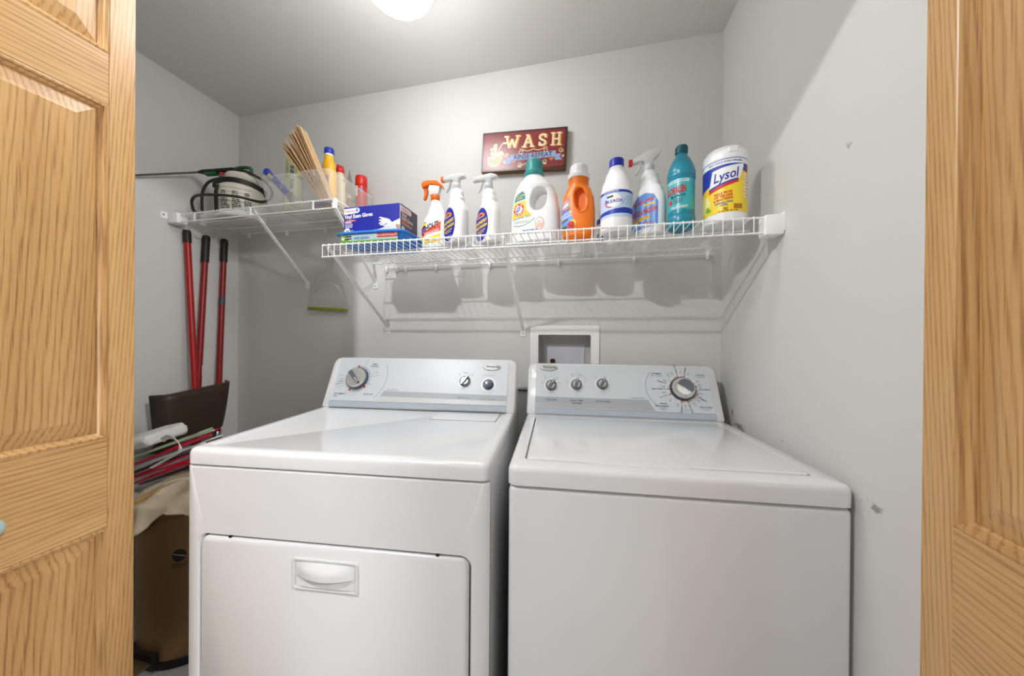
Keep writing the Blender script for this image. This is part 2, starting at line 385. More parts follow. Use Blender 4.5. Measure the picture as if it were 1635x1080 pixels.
globe_lamp('ceiling_lamp', 'round white opal glass ceiling lamp, switched on', (-1.065, -.56, H), .114, .097, LAMP_CLOSET, (.97, .985, 1.0))
globe_lamp('hall_light', 'round white ceiling lamp outside in the hall', (-1.42, -1.75, 2.44), .028, .024, LAMP_HALL, (.97, .985, 1.0))
globe_lamp('hall_light', 'round white globe added unseen in the hall as a fill light', (1.0, -1.9, 2.44), .114, .097, HALL_FILL, (.97, .985, 1.0))  # added fill light, unseen, brightens the left side of the closet

# ---- washer outlet box, recessed in the back wall
t = thing('washer_outlet_box', 'white framed recessed utility box in the back wall above the washer', 'outlet box', (0, 0, 0))
obj('frame', ringprism(rrect(-.754, .972, -.4605, 1.2468, .004), rrect(-.7185, .995, -.4955, 1.2065, .004), -.008, -.0005, 'y'), WHITE, t)
BX = mat('grey box plastic', (196, 196, 194), .6)
obj('recess', join(box(-.722, -.4925, .075, .08, .99, 1.212), box(-.722, -.7185, -.002, .08, .99, 1.212), box(-.4955, -.492, -.002, .08, .99, 1.212), box(-.722, -.4925, -.002, .08, 1.2065, 1.212), box(-.722, -.4925, -.002, .08, .988, .992)), BX, t)
obj('valve', join(lathe([(.006, 0), (.006, .05), (.012, .05), (.012, .062)], 14, (-.66, .045, .995)), box(-.675, -.645, .04, .05, 1.067, 1.075), lathe([(.007, .06), (.007, .085), (.011, .087), (.012, .1), (.006, .104)], 14, (-.66, .045, .995))), mat('dark brass', (92, 66, 36), .35, metal=.8), t, 40)
obj('wall_plate', box(-.70, -.52, .070, .0755, .99, 1.165), mat('pale lilac plate', (214, 214, 222), .5), t)

# ---- wire shelves
def brace(root, x, yf, zf, zw):
    """sloping support bar from the shelf front to a plate screwed to the wall"""
    a = Vector((x, yf, zf)); b = Vector((x, -.006, zw+.012)); d = (b-a); L = d.length; d.normalize(); n = Vector((1, 0, 0)); q = d.cross(n)
    V = []
    for p in (a, b):
        for (u, v) in ((-.0065, .003), (-.0065, -.0035), (0, -.0045), (.0065, -.0035), (.0065, .003), (0, .001)): V.append(p+n*u+q*v)
    F = [tuple(range(6)), tuple(range(6, 12))]+[(i, (i+1) % 6, 6+(i+1) % 6, 6+i) for i in range(6)]
    o = obj('support_brace', (V, F), WIRE, root)
    obj('foot_plate', box(x-.0115, x+.0115, -.0045, -.0008, zw-.02, zw+.018, .001, 1), WIRE, o); 
    obj('screw', tf(lathe([(.004, 0), (.003, .0015)], 10), Matrix.Translation((x, -.0045, zw-.008)) @ Matrix.Rotation(PI/2, 4, 'X')), STEEL, o)
def clipw(root, x, z):
    obj('wall_clip', join(box(x-.005, x+.005, -.016, -.001, z-.012, z+.006, .0015, 1), box(x-.0035, x+.0035, -.012, -.002, z-.022, z-.01)), WIRE, root)
def rod(root, x0, x1, y, z, r=.003): return obj('rod', tube([(x0, y, z), (x1, y, z)], r, 8), WIRE, root, 60)
def shelf(name, label, x0, x1, D, z, lip, rods, wx, wr, lipevery=1):
    t = thing(name, label, 'shelf', (0, 0, 0))
    rod(t, x0, x1, -D, z); rod(t, x0, x1, -D, z-lip)
    for y in rods: rod(t, x0+(.02 if y > -.1 and x0 > -1.6 else 0), x1, y, z-.001)
    h = z+.003+wr*.6
    full = obj('cross_wire', tube([(0, -.009, h), (0, -D-.003, h), (0, -D-.0042, z-.002), (0, -D-.0042, z-lip-.003)], wr, 6), WIRE, t, 60)
    deck = obj('cross_wire', tube([(0, -.009, h), (0, -D-.003, h)], wr, 6), WIRE, t, 60) if lipevery > 1 else None
    uf = ud = False
    for i, x in enumerate(wx):
        src = full if i % lipevery == 0 else deck
        if src is full and not uf: full.location = (x, 0, 0); uf = True; continue
        if src is deck and deck and not ud: deck.location = (x, 0, 0); ud = True; continue
        inst(src, 'cross_wire', t, (x, 0, 0))
    return t
ZS = 1.5286; ZL = 1.7434
ms = shelf('wire_shelf', 'long white wire shelf holding the row of cleaning bottles', -1.4735, -.03, .3938, ZS, .0421, (-.285, -.10, -.012), [-1.4684+.0254*n for n in range(56)], .00135)
for x, zw in ((-1.455, 1.226), (-.787, 1.218)): brace(ms, x, -.385, ZS-.006, zw)
for x in (-1.4617, -1.4074, -1.3607, -1.2015, -.9417, -.6327, -.3263, -.0544): clipw(ms, x, ZS)
e = obj('end_bracket', join(box(-.046, -.002, -.405, -.365, ZS-.05, ZS+.005, .003, 2), box(-.003, -.0005, -.405, -.355, ZS-.04, ZS+.012)), WIRE, ms, 40)
obj('screw', tf(lathe([(.0045, 0), (.003, .002)], 10), Matrix.Translation((-.003, -.36, ZS+.003)) @ Matrix.Rotation(-PI/2, 4, 'Y')), STEEL, e)
ls = shelf('wire_shelf', 'short white wire shelf in the corner holding the pump sprayer and bins', -2.345, -1.505, .297, ZL, .0342, (-.20, -.10, -.012), [-2.336+.016*n for n in range(52)], .0012, 10000)
for x in (-2.24, -1.925, -1.607, -1.508): obj('lip_post', box(x-.003, x+.003, -.3015, -.2975, ZL-.0345, ZL+.002), WIRE, ls)
obj('end_cap', box(-1.512, -1.498, -.305, -.291, ZL-.038, ZL+.004, .002, 2), WIRE, ls)
obj('side_rod', tube([(-1.505, -.297, ZL-.002), (-1.505, -.012, ZL-.002)], .003, 8), WIRE, ls, 60)
for x, zw in ((-1.928, 1.459), (-1.527, 1.448)): brace(ls, x, -.285, ZL-.008, zw)
for x in (-2.30, -2.0537, -1.8139, -1.62): clipw(ls, x, ZL)
e = obj('end_bracket', join(box(-2.383, -2.325, -.312, -.27, ZL-.04, ZL+.006, .003, 2), box(-2.3845, -2.382, -.335, -.27, ZL-.022, ZL+.008)), WIRE, ls, 40)
obj('screw', tf(lathe([(.0045, 0), (.003, .002)], 10), Matrix.Translation((-2.382, -.325, ZL-.006)) @ Matrix.Rotation(PI/2, 4, 'Y')), STEEL, e)

# ================================================================== appliances
GREYP = mat('silver grey panel', (206, 210, 214), .35, var=.02); GREYS = mat('silver stripe', (178, 180, 182), .32, var=.03, metal=.2); BLUEG = mat('blue grey trim', (176, 186, 196), .35, var=.03)
KNOBB = mat('slate blue knob base', (92, 108, 128), .4); KNOBD = mat('slate knob grip', (112, 116, 124), .3, metal=.5); CHROME = mat('satin chrome', (214, 212, 206), .25, metal=.75); RINGW = mat('dial ring', (226, 226, 220), .5)
TY, TZ = .075/.18125, .165/.18125
def appliance(name, label, cat, loc, rz, W, zseam, ztop, depth, body_depth):
    t = thing(name, label, cat, loc, rz)
    yb = depth+.15
    return t, yb
def console(t, W, d, z0, L=.2, wc=.03):
    """sloping control console: rounded outline lofted back to the wall side"""
    def sl(x, s, off): return Vector((x, d+s*TY-off*TZ, z0+s*TZ+off*TY))
    O = rrect(0, 0, W, L, .03, 6, (.006, .028, .028, .006)); n = len(O); V = []; F = []
    rings = []
    cx, cy = W/2, L/2
    def inset(k): return [(x+(k if x < cx else -k), s+(k if s < cy else -k)) for x, s in O]
    rings.append([sl(x, s, 0) for x, s in inset(.004)]); rings.append([sl(x, s, -.004) for x, s in O])
    rings.append([Vector((x, d+.14, z0+s*TZ*.985)) for x, s in O]); rings.append([Vector((x, d+.146, z0+s*TZ*.985)) for x, s in inset(.006)])
    for r in rings: V += r
    for k in range(3):
        for i in range(n): F.append((k*n+i, k*n+(i+1) % n, (k+1)*n+(i+1) % n, (k+1)*n+i))
    F += [tuple(range(n)), tuple(range(3*n, 4*n))]
    c = obj('console', (V, F), ENAMEL, t, 50)
    S = lambda u, v, off: sl(u, v, off)
    S.flat = True
    P = rrect(wc, .024, W-wc, L-.006, .004, 3); pn = len(P)
    obj('control_panel', ([S(x, s, .0002) for x, s in P]+[S(x, s, .0022) for x, s in P], [tuple(range(pn)), tuple(range(pn, 2*pn))]+[(i, (i+1) % pn, pn+(i+1) % pn, pn+i) for i in range(pn)]), GREYP, t)
    Q = [(wc, .003), (W-wc, .003), (W-wc, .022), (wc, .022)]
    obj('lower_trim', ([S(x, s, .0002) for x, s in Q]+[S(x, s, .0035 if i < 2 else .0055) for i, (x, s) in enumerate(Q)], [(0, 1, 2, 3), (4, 5, 6, 7)]+[(i, (i+1) % 4, 4+(i+1) % 4, 4+i) for i in range(4)]), BLUEG, t)
    return S
def on_panel(S, vf, x, s, off=.0024, rot=0):
    """stand a z-up part on the console face at (x, s)"""
    c, n = math.cos(rot), math.sin(rot); o = S(x, s, off); ux = S(x+1, s, off)-o; uy = S(x, s+1, off)-o; uz = ux.cross(uy)
    return [o+ux*(p.x*c-p.y*n)+uy*(p.x*n+p.y*c)+uz*p.z for p in vf[0]], vf[1]
def small_knob(t, S, x, s, rot, ringm=RINGW):
    k = obj('knob', on_panel(S, lathe([(.0205, 0), (.0205, .006), (.0195, .010), (.015, .0105)], 28), x, s), KNOBB, t, 40)
    obj('knob_ring', on_panel(S, lathe([(.027, 0), (.027, .0012), (.0205, .0016)], 32), x, s), ringm, k, 40)
    obj('knob_face', on_panel(S, lathe([(.0145, .009), (.0145, .013), (.013, .0145)], 24), x, s), CHROME, k, 40)
    g = prism([(-.0045, -.0195), (.0045, -.0195), (.0055, 0), (.0035, .023), (-.0035, .023), (-.0055, 0)], .010, .022, 'z', .0012, 1)
    obj('grip', on_panel(S, g, x, s, rot=rot), KNOBD, k, 30)
    obj('pointer', on_panel(S, box(-.0009, .0009, .008, .0225, .0221, .0226), x, s, rot=rot), PW, k)
def badge(t, S, x, s):
    b = obj('badge', on_panel(S, tf(lathe([(1, 0), (1, .0025), (.93, .004)], 36), Matrix.Diagonal((.034, .0125, 1, 1))), x, s), mat('silver badge', (176, 176, 174), .45, metal=.5), t, 40)
    decal('badge_lettering', at2(text2d('Whirlpool', .0115, .006, .25), x, s+.001), S, .0070, INK, b)
def arc_text(S, t, items, x, s, size, m):
    """short legends set round a dial: (angle in degrees clockwise from up, radius, text, bold)"""
    out = []
    for a, r, txt, b in items:
        th = math.radians(90-a); px, py = x+r*math.cos(th), s+r*math.sin(th)
        rot = th if math.cos(th) >= -1e-6 else th+PI
        v = text2d(txt, size*(1.25 if b else 1), .012 if b else 0, 0, 'LEFT' if math.cos(th) >= -1e-6 else 'RIGHT'); out.append(at2(v, px, py, rot))
    decal('dial_lettering', join2(*out), S, .0027, m, t)

# ---------------------------------------------------------------- washer
def make_washer():
    W, zs, zt, d = .686, .8669, .9084, .486
    t = thing('washing_machine', 'white top-loading washer with a silver console, against the scuffed side wall', 'washer', (-.690, -.7101, 0), .0834)
    obj('cabinet', box(.002, W-.002, .003, .62, .02, zs-.004, .012, 3), ENAMEL, t, 40)
    obj('seam', box(.010, W-.010, .014, .60, zs-.006, zs+.002), SHADOWGAP, t)
    for x in (.06, W-.06):
        for y in (.07, .58): obj('foot', lathe([(.02, 0), (.02, .008), (.01, .012), (.01, .03)], 14, (x, y, 0)), DARK, t, 40)
    O = rrect(0, 0, W, d+.16, .02, 6); I = rrect(.034, .044, .642, .446, .014, 6); n = len(O)
    Oin = rrect(.008, .008, W-.008, d+.152, .014, 6); rings = [[(x, y, zs) for x, y in O], [(x, y, zt-.012) for x, y in O], [(x, y, zt-.003) for x, y in rrect(.0025, .0025, W-.0025, d+.1575, .018, 6)], [(x, y, zt) for x, y in Oin],
           [(x, y, zt) for x, y in I], [(x, y, zt-.014) for x, y in I]]
    V = [p for r in rings for p in r]; F = [(k*n+i, k*n+(i+1) % n, (k+1)*n+(i+1) % n, (k+1)*n+i) for k in range(5) for i in range(n)]+[tuple(range(n)), tuple(range(5*n, 6*n))]
    obj('top', ([Vector(p) for p in V], F), ENAMEL, t, 50)
    # lid: outline with a shallow finger lip in the middle of the front edge
    LP = rrect(.0385, .046, .6375, .443, .011, 6); 
    lo = [p for p in LP]
    i0 = max(range(len(lo)), key=lambda i: (lo[i][0] < .1 and lo[i][1] < .0461, lo[i][0] if lo[i][1] < .0461 and lo[i][0] < .1 else -1))
    lip = [(.10, .046), (.18, .046), (.20, .042), (.225, .038), (.36, .038), (.385, .042), (.405, .046), (.55, .046)]
    lo = lo[:i0+1]+lip+lo[i0+1:]
    obj('lid', prism(lo, zt-.012, zt+.0035, 'z', .004, 3), ENAMEL, t, 40)
    S = console(t, W, d, zt+.002)
    badge(t, S, .079, .181)
    stripe = poly2([(.03, .026), (.462, .026), (.448, .045), (.438, .066), (.03, .066)])
    decal('accent_stripe', stripe, S, .0024, GREYS, t)
    decal('accent_band', poly2([(.03, .044), (.449, .044), (.438, .066), (.03, .066)]), S, .0026, mat('grey band', (168, 172, 176), .4, var=.02), t)
    arc = [(.4445+.085*(1-math.cos(a))-.01, .115+.085*math.sin(a)) for a in [-.95+i*1.7/16 for i in range(17)]]
    decal('panel_line', stroke2(arc, .0016), S, .0027, INKL, t)
    for x, s, r in ((.089, .110, -.6), (.184, .115, -.25), (.279, .120, -.45)): small_knob(t, S, x, s, r)
    for x, txt in ((.09, 'LOAD SIZE'), (.184, 'WASH TEMP'), (.279, 'EXTRA RINSE')): decal('panel_lettering', at2(text2d(txt, .0075, .012), x, .0545, sx=1.15), S, .0029, INK, t)
    decal('panel_lettering', at2(text2d('Imperial Series', .0075, .004), .405, .0715), S, .0027, INKL, t)
    decal('panel_lettering', lines2(.165, .203, (.047, .0435), .002), S, .0029, INK, t)
    arc_text(S, t, [(-75, .030, 'Small', 0), (-35, .031, 'Medium', 0), (35, .031, 'Large', 0), (75, .030, 'Extra', 0)], .089, .110, .0055, INKL)
    arc_text(S, t, [(-70, .031, 'Cold', 0), (-20, .033, 'Cool', 0), (20, .033, 'Warm', 0), (70, .031, 'Hot', 0)], .184, .115, .0055, INKL)
    decal('panel_line', ring2(.184, .115, .043, .043, .0008, 20, math.radians(25), math.radians(120)), S, .0027, INKL, t)
    arc_text(S, t, [(-40, .031, 'Off', 0), (25, .031, 'On', 0)], .279, .120, .0055, INKL)
    # big timer dial
    x, s = .561, .110
    rg = obj('dial_scale', on_panel(S, lathe([(.053, 0), (.053, .0008), (.043, .001)], 48), x, s), RINGW, t)
    for a in (-12, 16, 78, 112, 165, 192, 245, 268): decal('dial_mark', at2(rect2(-.0014, .043, .0014, .054), x, s, math.radians(-a)), S, .0040, REDINK, rg)
    for a in range(0, 360, 30): decal('dial_mark', at2(rect2(-.006, .046, .006, .051), x, s, math.radians(-a-7)), S, .0037, mat('pale grey ink', (196, 196, 190), .6), rg)
    k = obj('timer_dial', on_panel(S, lathe([(.044, 0), (.044, .008), (.042, .012), (.038, .012)], 44), x, s), mat('dark blue dial skirt', (52, 60, 82), .35), t, 40)
    obj('dial_rim', on_panel(S, lathe([(.0395, .010), (.0385, .018), (.034, .024), (.026, .025), (.026, .020)], 44), x, s), CHROME, k, 40)
    obj('dial_face', on_panel(S, lathe([(.026, .016), (.026, .0225)], 36), x, s), WHITE, k, 40)
    g = prism([(.0275*math.cos(a), .0275*math.sin(a)) for a in [PI*i/14 for i in range(15)]]+[(-.014, -.0015), (0, .001), (.014, -.0015)], .022, .036, 'z', .0015, 1)
    obj('dial_grip', on_panel(S, g, x, s, rot=-.62), KNOBD, k, 30)
    decal('dial_mark', at2(rect2(-.001, -.034, .001, -.030), x, s), S, .0270, PK, k)
    arc_text(S, t, [(-62, .058, 'Light', 0), (-70, .058, 'Regular 8', 1), (-83, .058, 'Heavy', 0), (-91, .058, 'Super Wash 16', 1), (-103, .058, 'Rinse', 0), (-113, .058, 'Extra Rinse', 0), (-132, .058, 'Spin', 0),
                    (-10, .058, 'Extra Rinse', 1), (-26, .058, 'Spin', 0), (-40, .058, 'Rinse', 0), (2, .058, 'Off', 0), (15, .058, '6 Regular', 1), (26, .058, 'Light', 0),
                    (62, .058, 'Rinse', 0), (74, .058, 'Spin', 0), (84, .058, 'Off', 0), (90, .058, 'Extra Rinse', 1), (104, .058, 'Rinse', 0), (120, .058, '4 Regular', 1), (130, .058, 'Light', 0), (148, .058, 'Rinse', 0),
                    (165, .058, 'Extra Rinse', 1), (178, .058, 'Off', 0), (190, .058, 'Regular 6', 1), (202, .058, 'Light', 0)], x, s, .0062, INK)
    for tx, ts, a, b in ((.478, .166, 'NORMAL', 'High or Low Agitation'), (.630, .163, 'CASUAL', 'Permanent Press'), (.630, .045, 'DELICATES', 'Low Agitation')):
        decal('panel_lettering', join2(at2(text2d(a, .0085, .012), tx, ts), at2(text2d(b, .0048), tx, ts-.008)), S, .0027, INK, t)
    decal('panel_lettering', join2(at2(text2d('HAND', .0085, .012), .490, .054), at2(text2d('WASHABLES', .0085, .012), .483, .045), at2(text2d('Intermittent', .0048), .487, .038), at2(text2d('Agitation', .0048), .489, .033)), S, .0027, INK, t)
    decal('panel_lettering', join2(at2(text2d('Pull to start', .0042), .567, .036), at2(text2d('Push to stop', .0042), .567, .031)), S, .0027, INKL, t)
    return t
make_washer()

# ---------------------------------------------------------------- dryer
def make_dryer():
    W, zs, zt, d = .737, .8884, .9245, .457
    t = thing('clothes_dryer', 'white front-loading dryer with a pull-down door and silver console', 'dryer', (-1.4515, -.8241, 0), .0998)
    obj('cabinet', box(.004, W-.004, .016, .68, .02, zs-.004, .006, 2), ENAMEL, t, 40)
    obj('seam', box(.010, W-.010, .014, .60, zs-.006, zs+.002), SHADOWGAP, t)
    for x in (.06, W-.06):
        for y in (.07, .58): obj('foot', lathe([(.02, 0), (.02, .008), (.01, .012), (.01, .03)], 14, (x, y, 0)), DARK, t, 40)
    # front panel: outer edge rolled, opening for the door
    N = 8; Oo = rrect(.001, .02, W-.001, zs-.004, .006, N); O2 = rrect(.012, .026, W-.012, zs-.008, .006, N); Ii = rrect(.0345, .12, .6985, .7265, .026, N); I2 = rrect(.038, .1235, .695, .723, .024, N); n = len(Oo)
    R = [[(x, .022, z) for x, z in Oo], [(x, .008, z) for x, z in Oo], [(x, .0, z) for x, z in O2], [(x, .0, z) for x, z in Ii], [(x, .006, z) for x, z in I2], [(x, .022, z) for x, z in I2]]
    V = [Vector(p) for r in R for p in r]; F = [(k*n+i, k*n+(i+1) % n, (k+1)*n+(i+1) % n, (k+1)*n+i) for k in range(5) for i in range(n)]
    obj('front_panel', (V, F), ENAMEL, t, 50)
    obj('door_gap', prism(I2, .0135, .0155, 'y'), SHADOWGAP, t)
    D1 = rrect(.0415, .127, .6915, .7195, .021, N); D2 = rrect(.047, .1325, .686, .714, .018, N)
    R = [[(x, .013, z) for x, z in D1], [(x, .004, z) for x, z in D1], [(x, -.0015, z) for x, z in D2]]
    V = [Vector(p) for r in R for p in r]; F = [(k*n+i, k*n+(i+1) % n, (k+1)*n+(i+1) % n, (k+1)*n+i) for k in range(2) for i in range(n)]+[tuple(range(n)), tuple(range(2*n, 3*n))]
    dr = obj('door', (V, F), ENAMEL, t, 50)
    for x in (.118, .622): obj('door_catch', tf(lathe([(.004, 0), (.004, .004)], 10), Matrix.Translation((x, .006, .7215)) @ Matrix.Rotation(PI/2, 4, 'X')), DARK, t)
    # recessed pull
    Ho = rrect(.286, .622, .442, .691, .004, 3); Hi = rrect(.290, .626, .438, .687, .003, 3)
    obj('pull_frame', ringprism(Ho, Hi, -.0055, -.001, 'y'), ENAMEL, dr)
    cup = []; nx = 22; nz = 14; F = []
    for j in range(nz+1):
        for i in range(nx+1):
            u = i/nx*2-1; v = j/nz; x = .364+u*.072; z = .628+v*.057
            hood = max(0, 1-(abs(u)/.97)**2.0); y = -.002
            if v > .42:
                k = (v-.42)/.58; y = -.002-.017*hood*math.sin(PI/2*min(1, (1-k)*1.5+.02))
            elif v > .36: y = -.002-.017*hood*(v-.36)/.06*.98
            else: y = -.0022-.004*hood*(1-v/.36)
            cup.append(Vector((x, y, z)))
    F = [(j*(nx+1)+i, j*(nx+1)+i+1, (j+1)*(nx+1)+i+1, (j+1)*(nx+1)+i) for j in range(nz) for i in range(nx)]
    obj('pull_handle', (cup, F), ENAMEL, dr, 35)
    # top
    O = rrect(0, 0, W, d+.17, .018, 6); n = len(O)
    def rr(k): return rrect(k, k, W-k, d+.17-k, max(.004, .018-k*.6), 6)
    rings = [[(x, y, zs) for x, y in O], [(x, y, zt-.012) for x, y in O], [(x, y, zt-.003) for x, y in rr(.003)], [(x, y, zt) for x, y in rr(.009)], [(x, y, zt) for x, y in rr(.026)], [(x, y, zt-.003) for x, y in rr(.036)]]
    V = [Vector(p) for r in rings for p in r]; F = [(k*n+i, k*n+(i+1) % n, (k+1)*n+(i+1) % n, (k+1)*n+i) for k in range(5) for i in range(n)]+[tuple(range(n)), tuple(range(5*n, 6*n))]
    obj('top', (V, F), ENAMEL, t, 50)
    obj('lint_screen_lid', prism(rrect(.469, .352, .688, .452, .004, 3), zt-.004, zt-.0008, 'z', .001, 1), ENAMEL, t, 30)
    obj('lint_lid_gap', ringprism(rrect(.4665, .3495, .6905, .456, .004, 3), rrect(.4685, .3515, .6885, .4535, .004, 3), zt-.0032, zt-.0027), mat('grey gap', (120, 120, 118), .8), t)
    S = console(t, W, d, zt+.002)
    badge(t, S, .645, .168)
    decal('accent_stripe', poly2([(.207, .026), (.707, .026), (.707, .061), (.238, .066), (.225, .045)]), S, .0024, mat('pale silver stripe', (204, 205, 204), .32, var=.03), t)
    decal('accent_band', poly2([(.226, .045), (.707, .040), (.707, .061), (.238, .066)]), S, .0026, mat('grey band', (168, 172, 176), .4), t)
    arc = [(.238-.085*(1-math.cos(a)), .118+.10*math.sin(a)) for a in [-.95+i*1.5/16 for i in range(17)]]
    decal('panel_line', stroke2(arc, .0016), S, .0027, INKL, t)
    x, s = .120, .112
    rg = obj('dial_scale', on_panel(S, lathe([(.053, 0), (.053, .0008), (.043, .001)], 48), x, s), mat('grey dial ring', (196, 198, 198), .5), t)
    for a in (-8, 132, 205): decal('dial_mark', at2(rect2(-.004, .044, .004, .053), x, s, math.radians(-a)), S, .0040, REDINK, rg)
    for a in list(range(5, 125, 15))+list(range(145, 200, 15)): decal('dial_mark', at2(rect2(-.0045, .046, .0045, .051), x, s, math.radians(-a)), S, .0037, mat('mid grey ink', (168, 172, 176), .6), rg)
    k = obj('timer_dial', on_panel(S, lathe([(.044, 0), (.044, .008), (.042, .012), (.038, .012)], 44), x, s), mat('slate dial skirt', (72, 86, 100), .35), t, 40)
    obj('dial_rim', on_panel(S, lathe([(.0395, .010), (.0385, .018), (.035, .022), (.031, .022)], 44), x, s), CHROME, k, 40)
    obj('dial_face', on_panel(S, lathe([(.033, .016), (.033, .0215)], 36), x, s), CHROME, k, 40)
    g = prism([(-.008, -.031), (.008, -.031), (.0075, 0), (.004, .030), (-.004, .030), (-.0075, 0)], .020, .031, 'z', .0015, 1)
    obj('dial_grip', on_panel(S, g, x, s, rot=-2.35), KNOBD, k, 30)
    obj('pointer', on_panel(S, box(-.0012, .0012, .006, .028, .0311, .0316), x, s, rot=-2.35), PW, k)
    small_knob(t, S, .548, .110, -.62, WHITE)
    k = obj('start_button', on_panel(S, lathe([(.0205, 0), (.0205, .004), (.018, .005), (.018, .003)], 30), .637, .100), KNOBB, t, 40)
    obj('knob_ring', on_panel(S, lathe([(.027, 0), (.027, .0012), (.0205, .0016)], 32), .637, .100), WHITE, k)
    obj('button_cap', on_panel(S, lathe([(.014, .003), (.014, .017), (.012, .020), (.006, .0215)], 26), .637, .100), KNOBD, k, 40)
    arc_text(S, t, [(-80, .058, 'Less Dry', 0), (-93, .058, 'Normal', 0), (-100, .058, 'Energy', 1), (-107, .058, 'Preferred', 1), (-118, .058, 'More Dry', 0), (18, .058, 'Off   Timed', 0), (70, .058, 'Extra Dry', 0), (80, .058, 'Heavy Dry', 0), (112, .058, 'Off', 0)], x, s, .0062, INKL)
    for tx, ts, a in ((.063, .050, 'AUTOMATIC'), (.048, .041, 'DRY'), (.178, .051, 'FLUFF AIR'), (.178, .171, 'TIMED'), (.178, .162, 'DRYING')): decal('panel_lettering', at2(text2d(a, .0085, .01), tx, ts), S, .0027, INK, t)
    for tx, ts, a in ((.546, .049, 'TEMPERATURE'), (.637, .046, 'PUSH TO START')): decal('panel_lettering', at2(text2d(a, .0068, .01), tx, ts, -.01, 1.15), S, .0029, INKL, t)
    arc_text(S, t, [(-42, .031, 'Low', 0), (42, .031, 'High', 0)], .548, .110, .006, INKL)
    decal('panel_lettering', join2(at2(text2d('Medium', .006), .548, .144), at2(text2d('End of Cycle Signal', .0052), .637, .136), at2(text2d('Imperial Series', .0075, .004), .272, .0715)), S, .0027, INKL, t)
    return t
make_dryer()

# ================================================================== things on the long shelf
ZD = ZS+.0055                                   # top of the shelf wires
BW = mat('white bottle plastic', (240, 241, 242), .32, var=.015); CLEAR = mat('frosted trigger plastic', (232, 234, 236), .3, var=.02, alpha=.82)
ORG = mat('orange trigger', (236, 112, 24), .4)
GRP = 'bottles on the long wire shelf'
def trigger_head(t, z, scale, headm, tipm, trigm, kind, hrot=0):
    """collar, pump head pointing to -x, nozzle tip and finger trigger"""
    s = scale
    def M(vf): return tf(vf, Matrix.Translation((0, 0, z)) @ Matrix.Rotation(hrot, 4, 'Z') @ Matrix.Scale(s, 4))
    c = obj('collar', M(lathe([(.0145, -.002), (.016, 0), (.016, .018), (.0135, .021)], 24)), headm, t, 40)
    if kind == 'sweep':      # orange hood sweeping over a white neck
        neck = [(-.018, .018), (.012, .018), (.018, .030), (.022, .052), (-.020, .056), (-.024, .040)]
        obj('pump_neck', M(prism(neck, -.011, .011, 'y', .003, 2)), BW, t, 40)
        hood = [(-.050, .060), (-.046, .047), (-.036, .050), (-.015, .056), (.022, .048), (.030, .040), (.026, .056), (.010, .070), (-.020, .072), (-.042, .070)]
        obj('pump_head', M(prism(hood, -.0135, .0135, 'y', .003, 2)), headm, t, 40)
        tr = [(-.044, .048), (-.028, .048), (-.029, .030), (-.034, .012), (-.041, .004), (-.045, .008), (-.040, .024)]
    else:
        body = [(-.052, .036), (-.050, .050), (-.020, .054), (.010, .056), (.034, .048), (.037, .040), (.014, .036), (.011, .018), (-.011, .018), (-.013, .034), (-.030, .034)] if kind == 'flat' else \
               [(-.050, .030), (-.052, .042), (-.030, .052), (-.004, .066), (.020, .070), (.036, .062), (.030, .048), (.014, .036), (.011, .018), (-.012, .018), (-.016, .032), (-.030, .034)]
        obj('pump_head', M(prism(body, -.011, .011, 'y', .003, 2)), headm, t, 40)
        nz = (-.057, .043) if kind == 'flat' else (-.058, .036)
        if tipm: obj('nozzle_tip', M(tf(prism(rrect(-.009, -.009, .009, .009, .002, 2), -.006, .006, 'x', .001, 1), Matrix.Translation((nz[0], 0, nz[1])))), tipm, t, 40)
        tr = [(-.034, .034), (-.022, .034), (-.026, .016), (-.032, .002), (-.040, -.008), (-.043, -.005), (-.036, .010), (-.032, .022)]
    obj('trigger', M(prism(tr, -.006, .006, 'y', .0015, 1)), trigm, t, 40)
def spray(name, label, x, y, rz, secs, hz, hs, headm, tipm, trigm, kind):
    t = thing(name, label, 'bottle', (x, y, ZD), rz, GRP); L = Loft(secs, 4); obj('bottle', L.mesh(36), BW, t, 50); trigger_head(t, hz, hs, headm, tipm, trigm, kind, -rz*.8); return t, L.front()
FB = .006
# stain remover with an orange trigger
t, S = spray('spray_bottle', 'white stain remover spray bottle with an orange trigger, next to the glove box', -1.091, -.252, .02,
    [(0, .044, .026, 0, 0, 2.6), (.004, .049, .030, 0, 0, 2.8), (.07, .050, .031, 0, 0, 2.8), (.105, .044, .029, .003, 0, 2.6), (.14, .033, .025, .008, 0, 2.3), (.165, .024, .022, .008, 0, 2.1), (.18, .019, .019, .004, 0, 2), (.188, .014, .014, 0, 0, 2)], .186, 1.08, ORG, None, ORG, 'sweep')
lb = decal('label', poly2([(-.042, .012), (.034, .018), (.034, .100), (.014, .112), (-.030, .094), (-.042, .078)]), S, .0004, PW, t, FB)
for i, (r, m) in enumerate(((.036, PO), (.029, PY), (.022, PR), (.016, PB))): decal('label_print', ring2(-.030, .062, r*.8, r, .0075, 20, math.radians(75), math.radians(265)), S, .0006+i*.0001, m, lb, FB)
decal('label_print', poly2([(-.034, .044), (.034, .062), (.034, .098), (.018, .088), (-.034, .056)]), S, .0011, mat('print vermilion', (232, 78, 40), .5), lb, FB)
decal('label_lettering', at2(text2d('SHOUT', .025, .035, .1), -.004, .077, .30, .80, 1.25), S, .0016, PK, lb)
decal('label_lettering', at2(text2d('TRIPLE-ACTING', .0085, .02), 0, .0565, .28), S, .0014, PW, lb)
decal('label_print', poly2([(-.040, .013), (.033, .019), (.033, .050), (-.040, .030)]), S, .0009, PY, lb, FB)
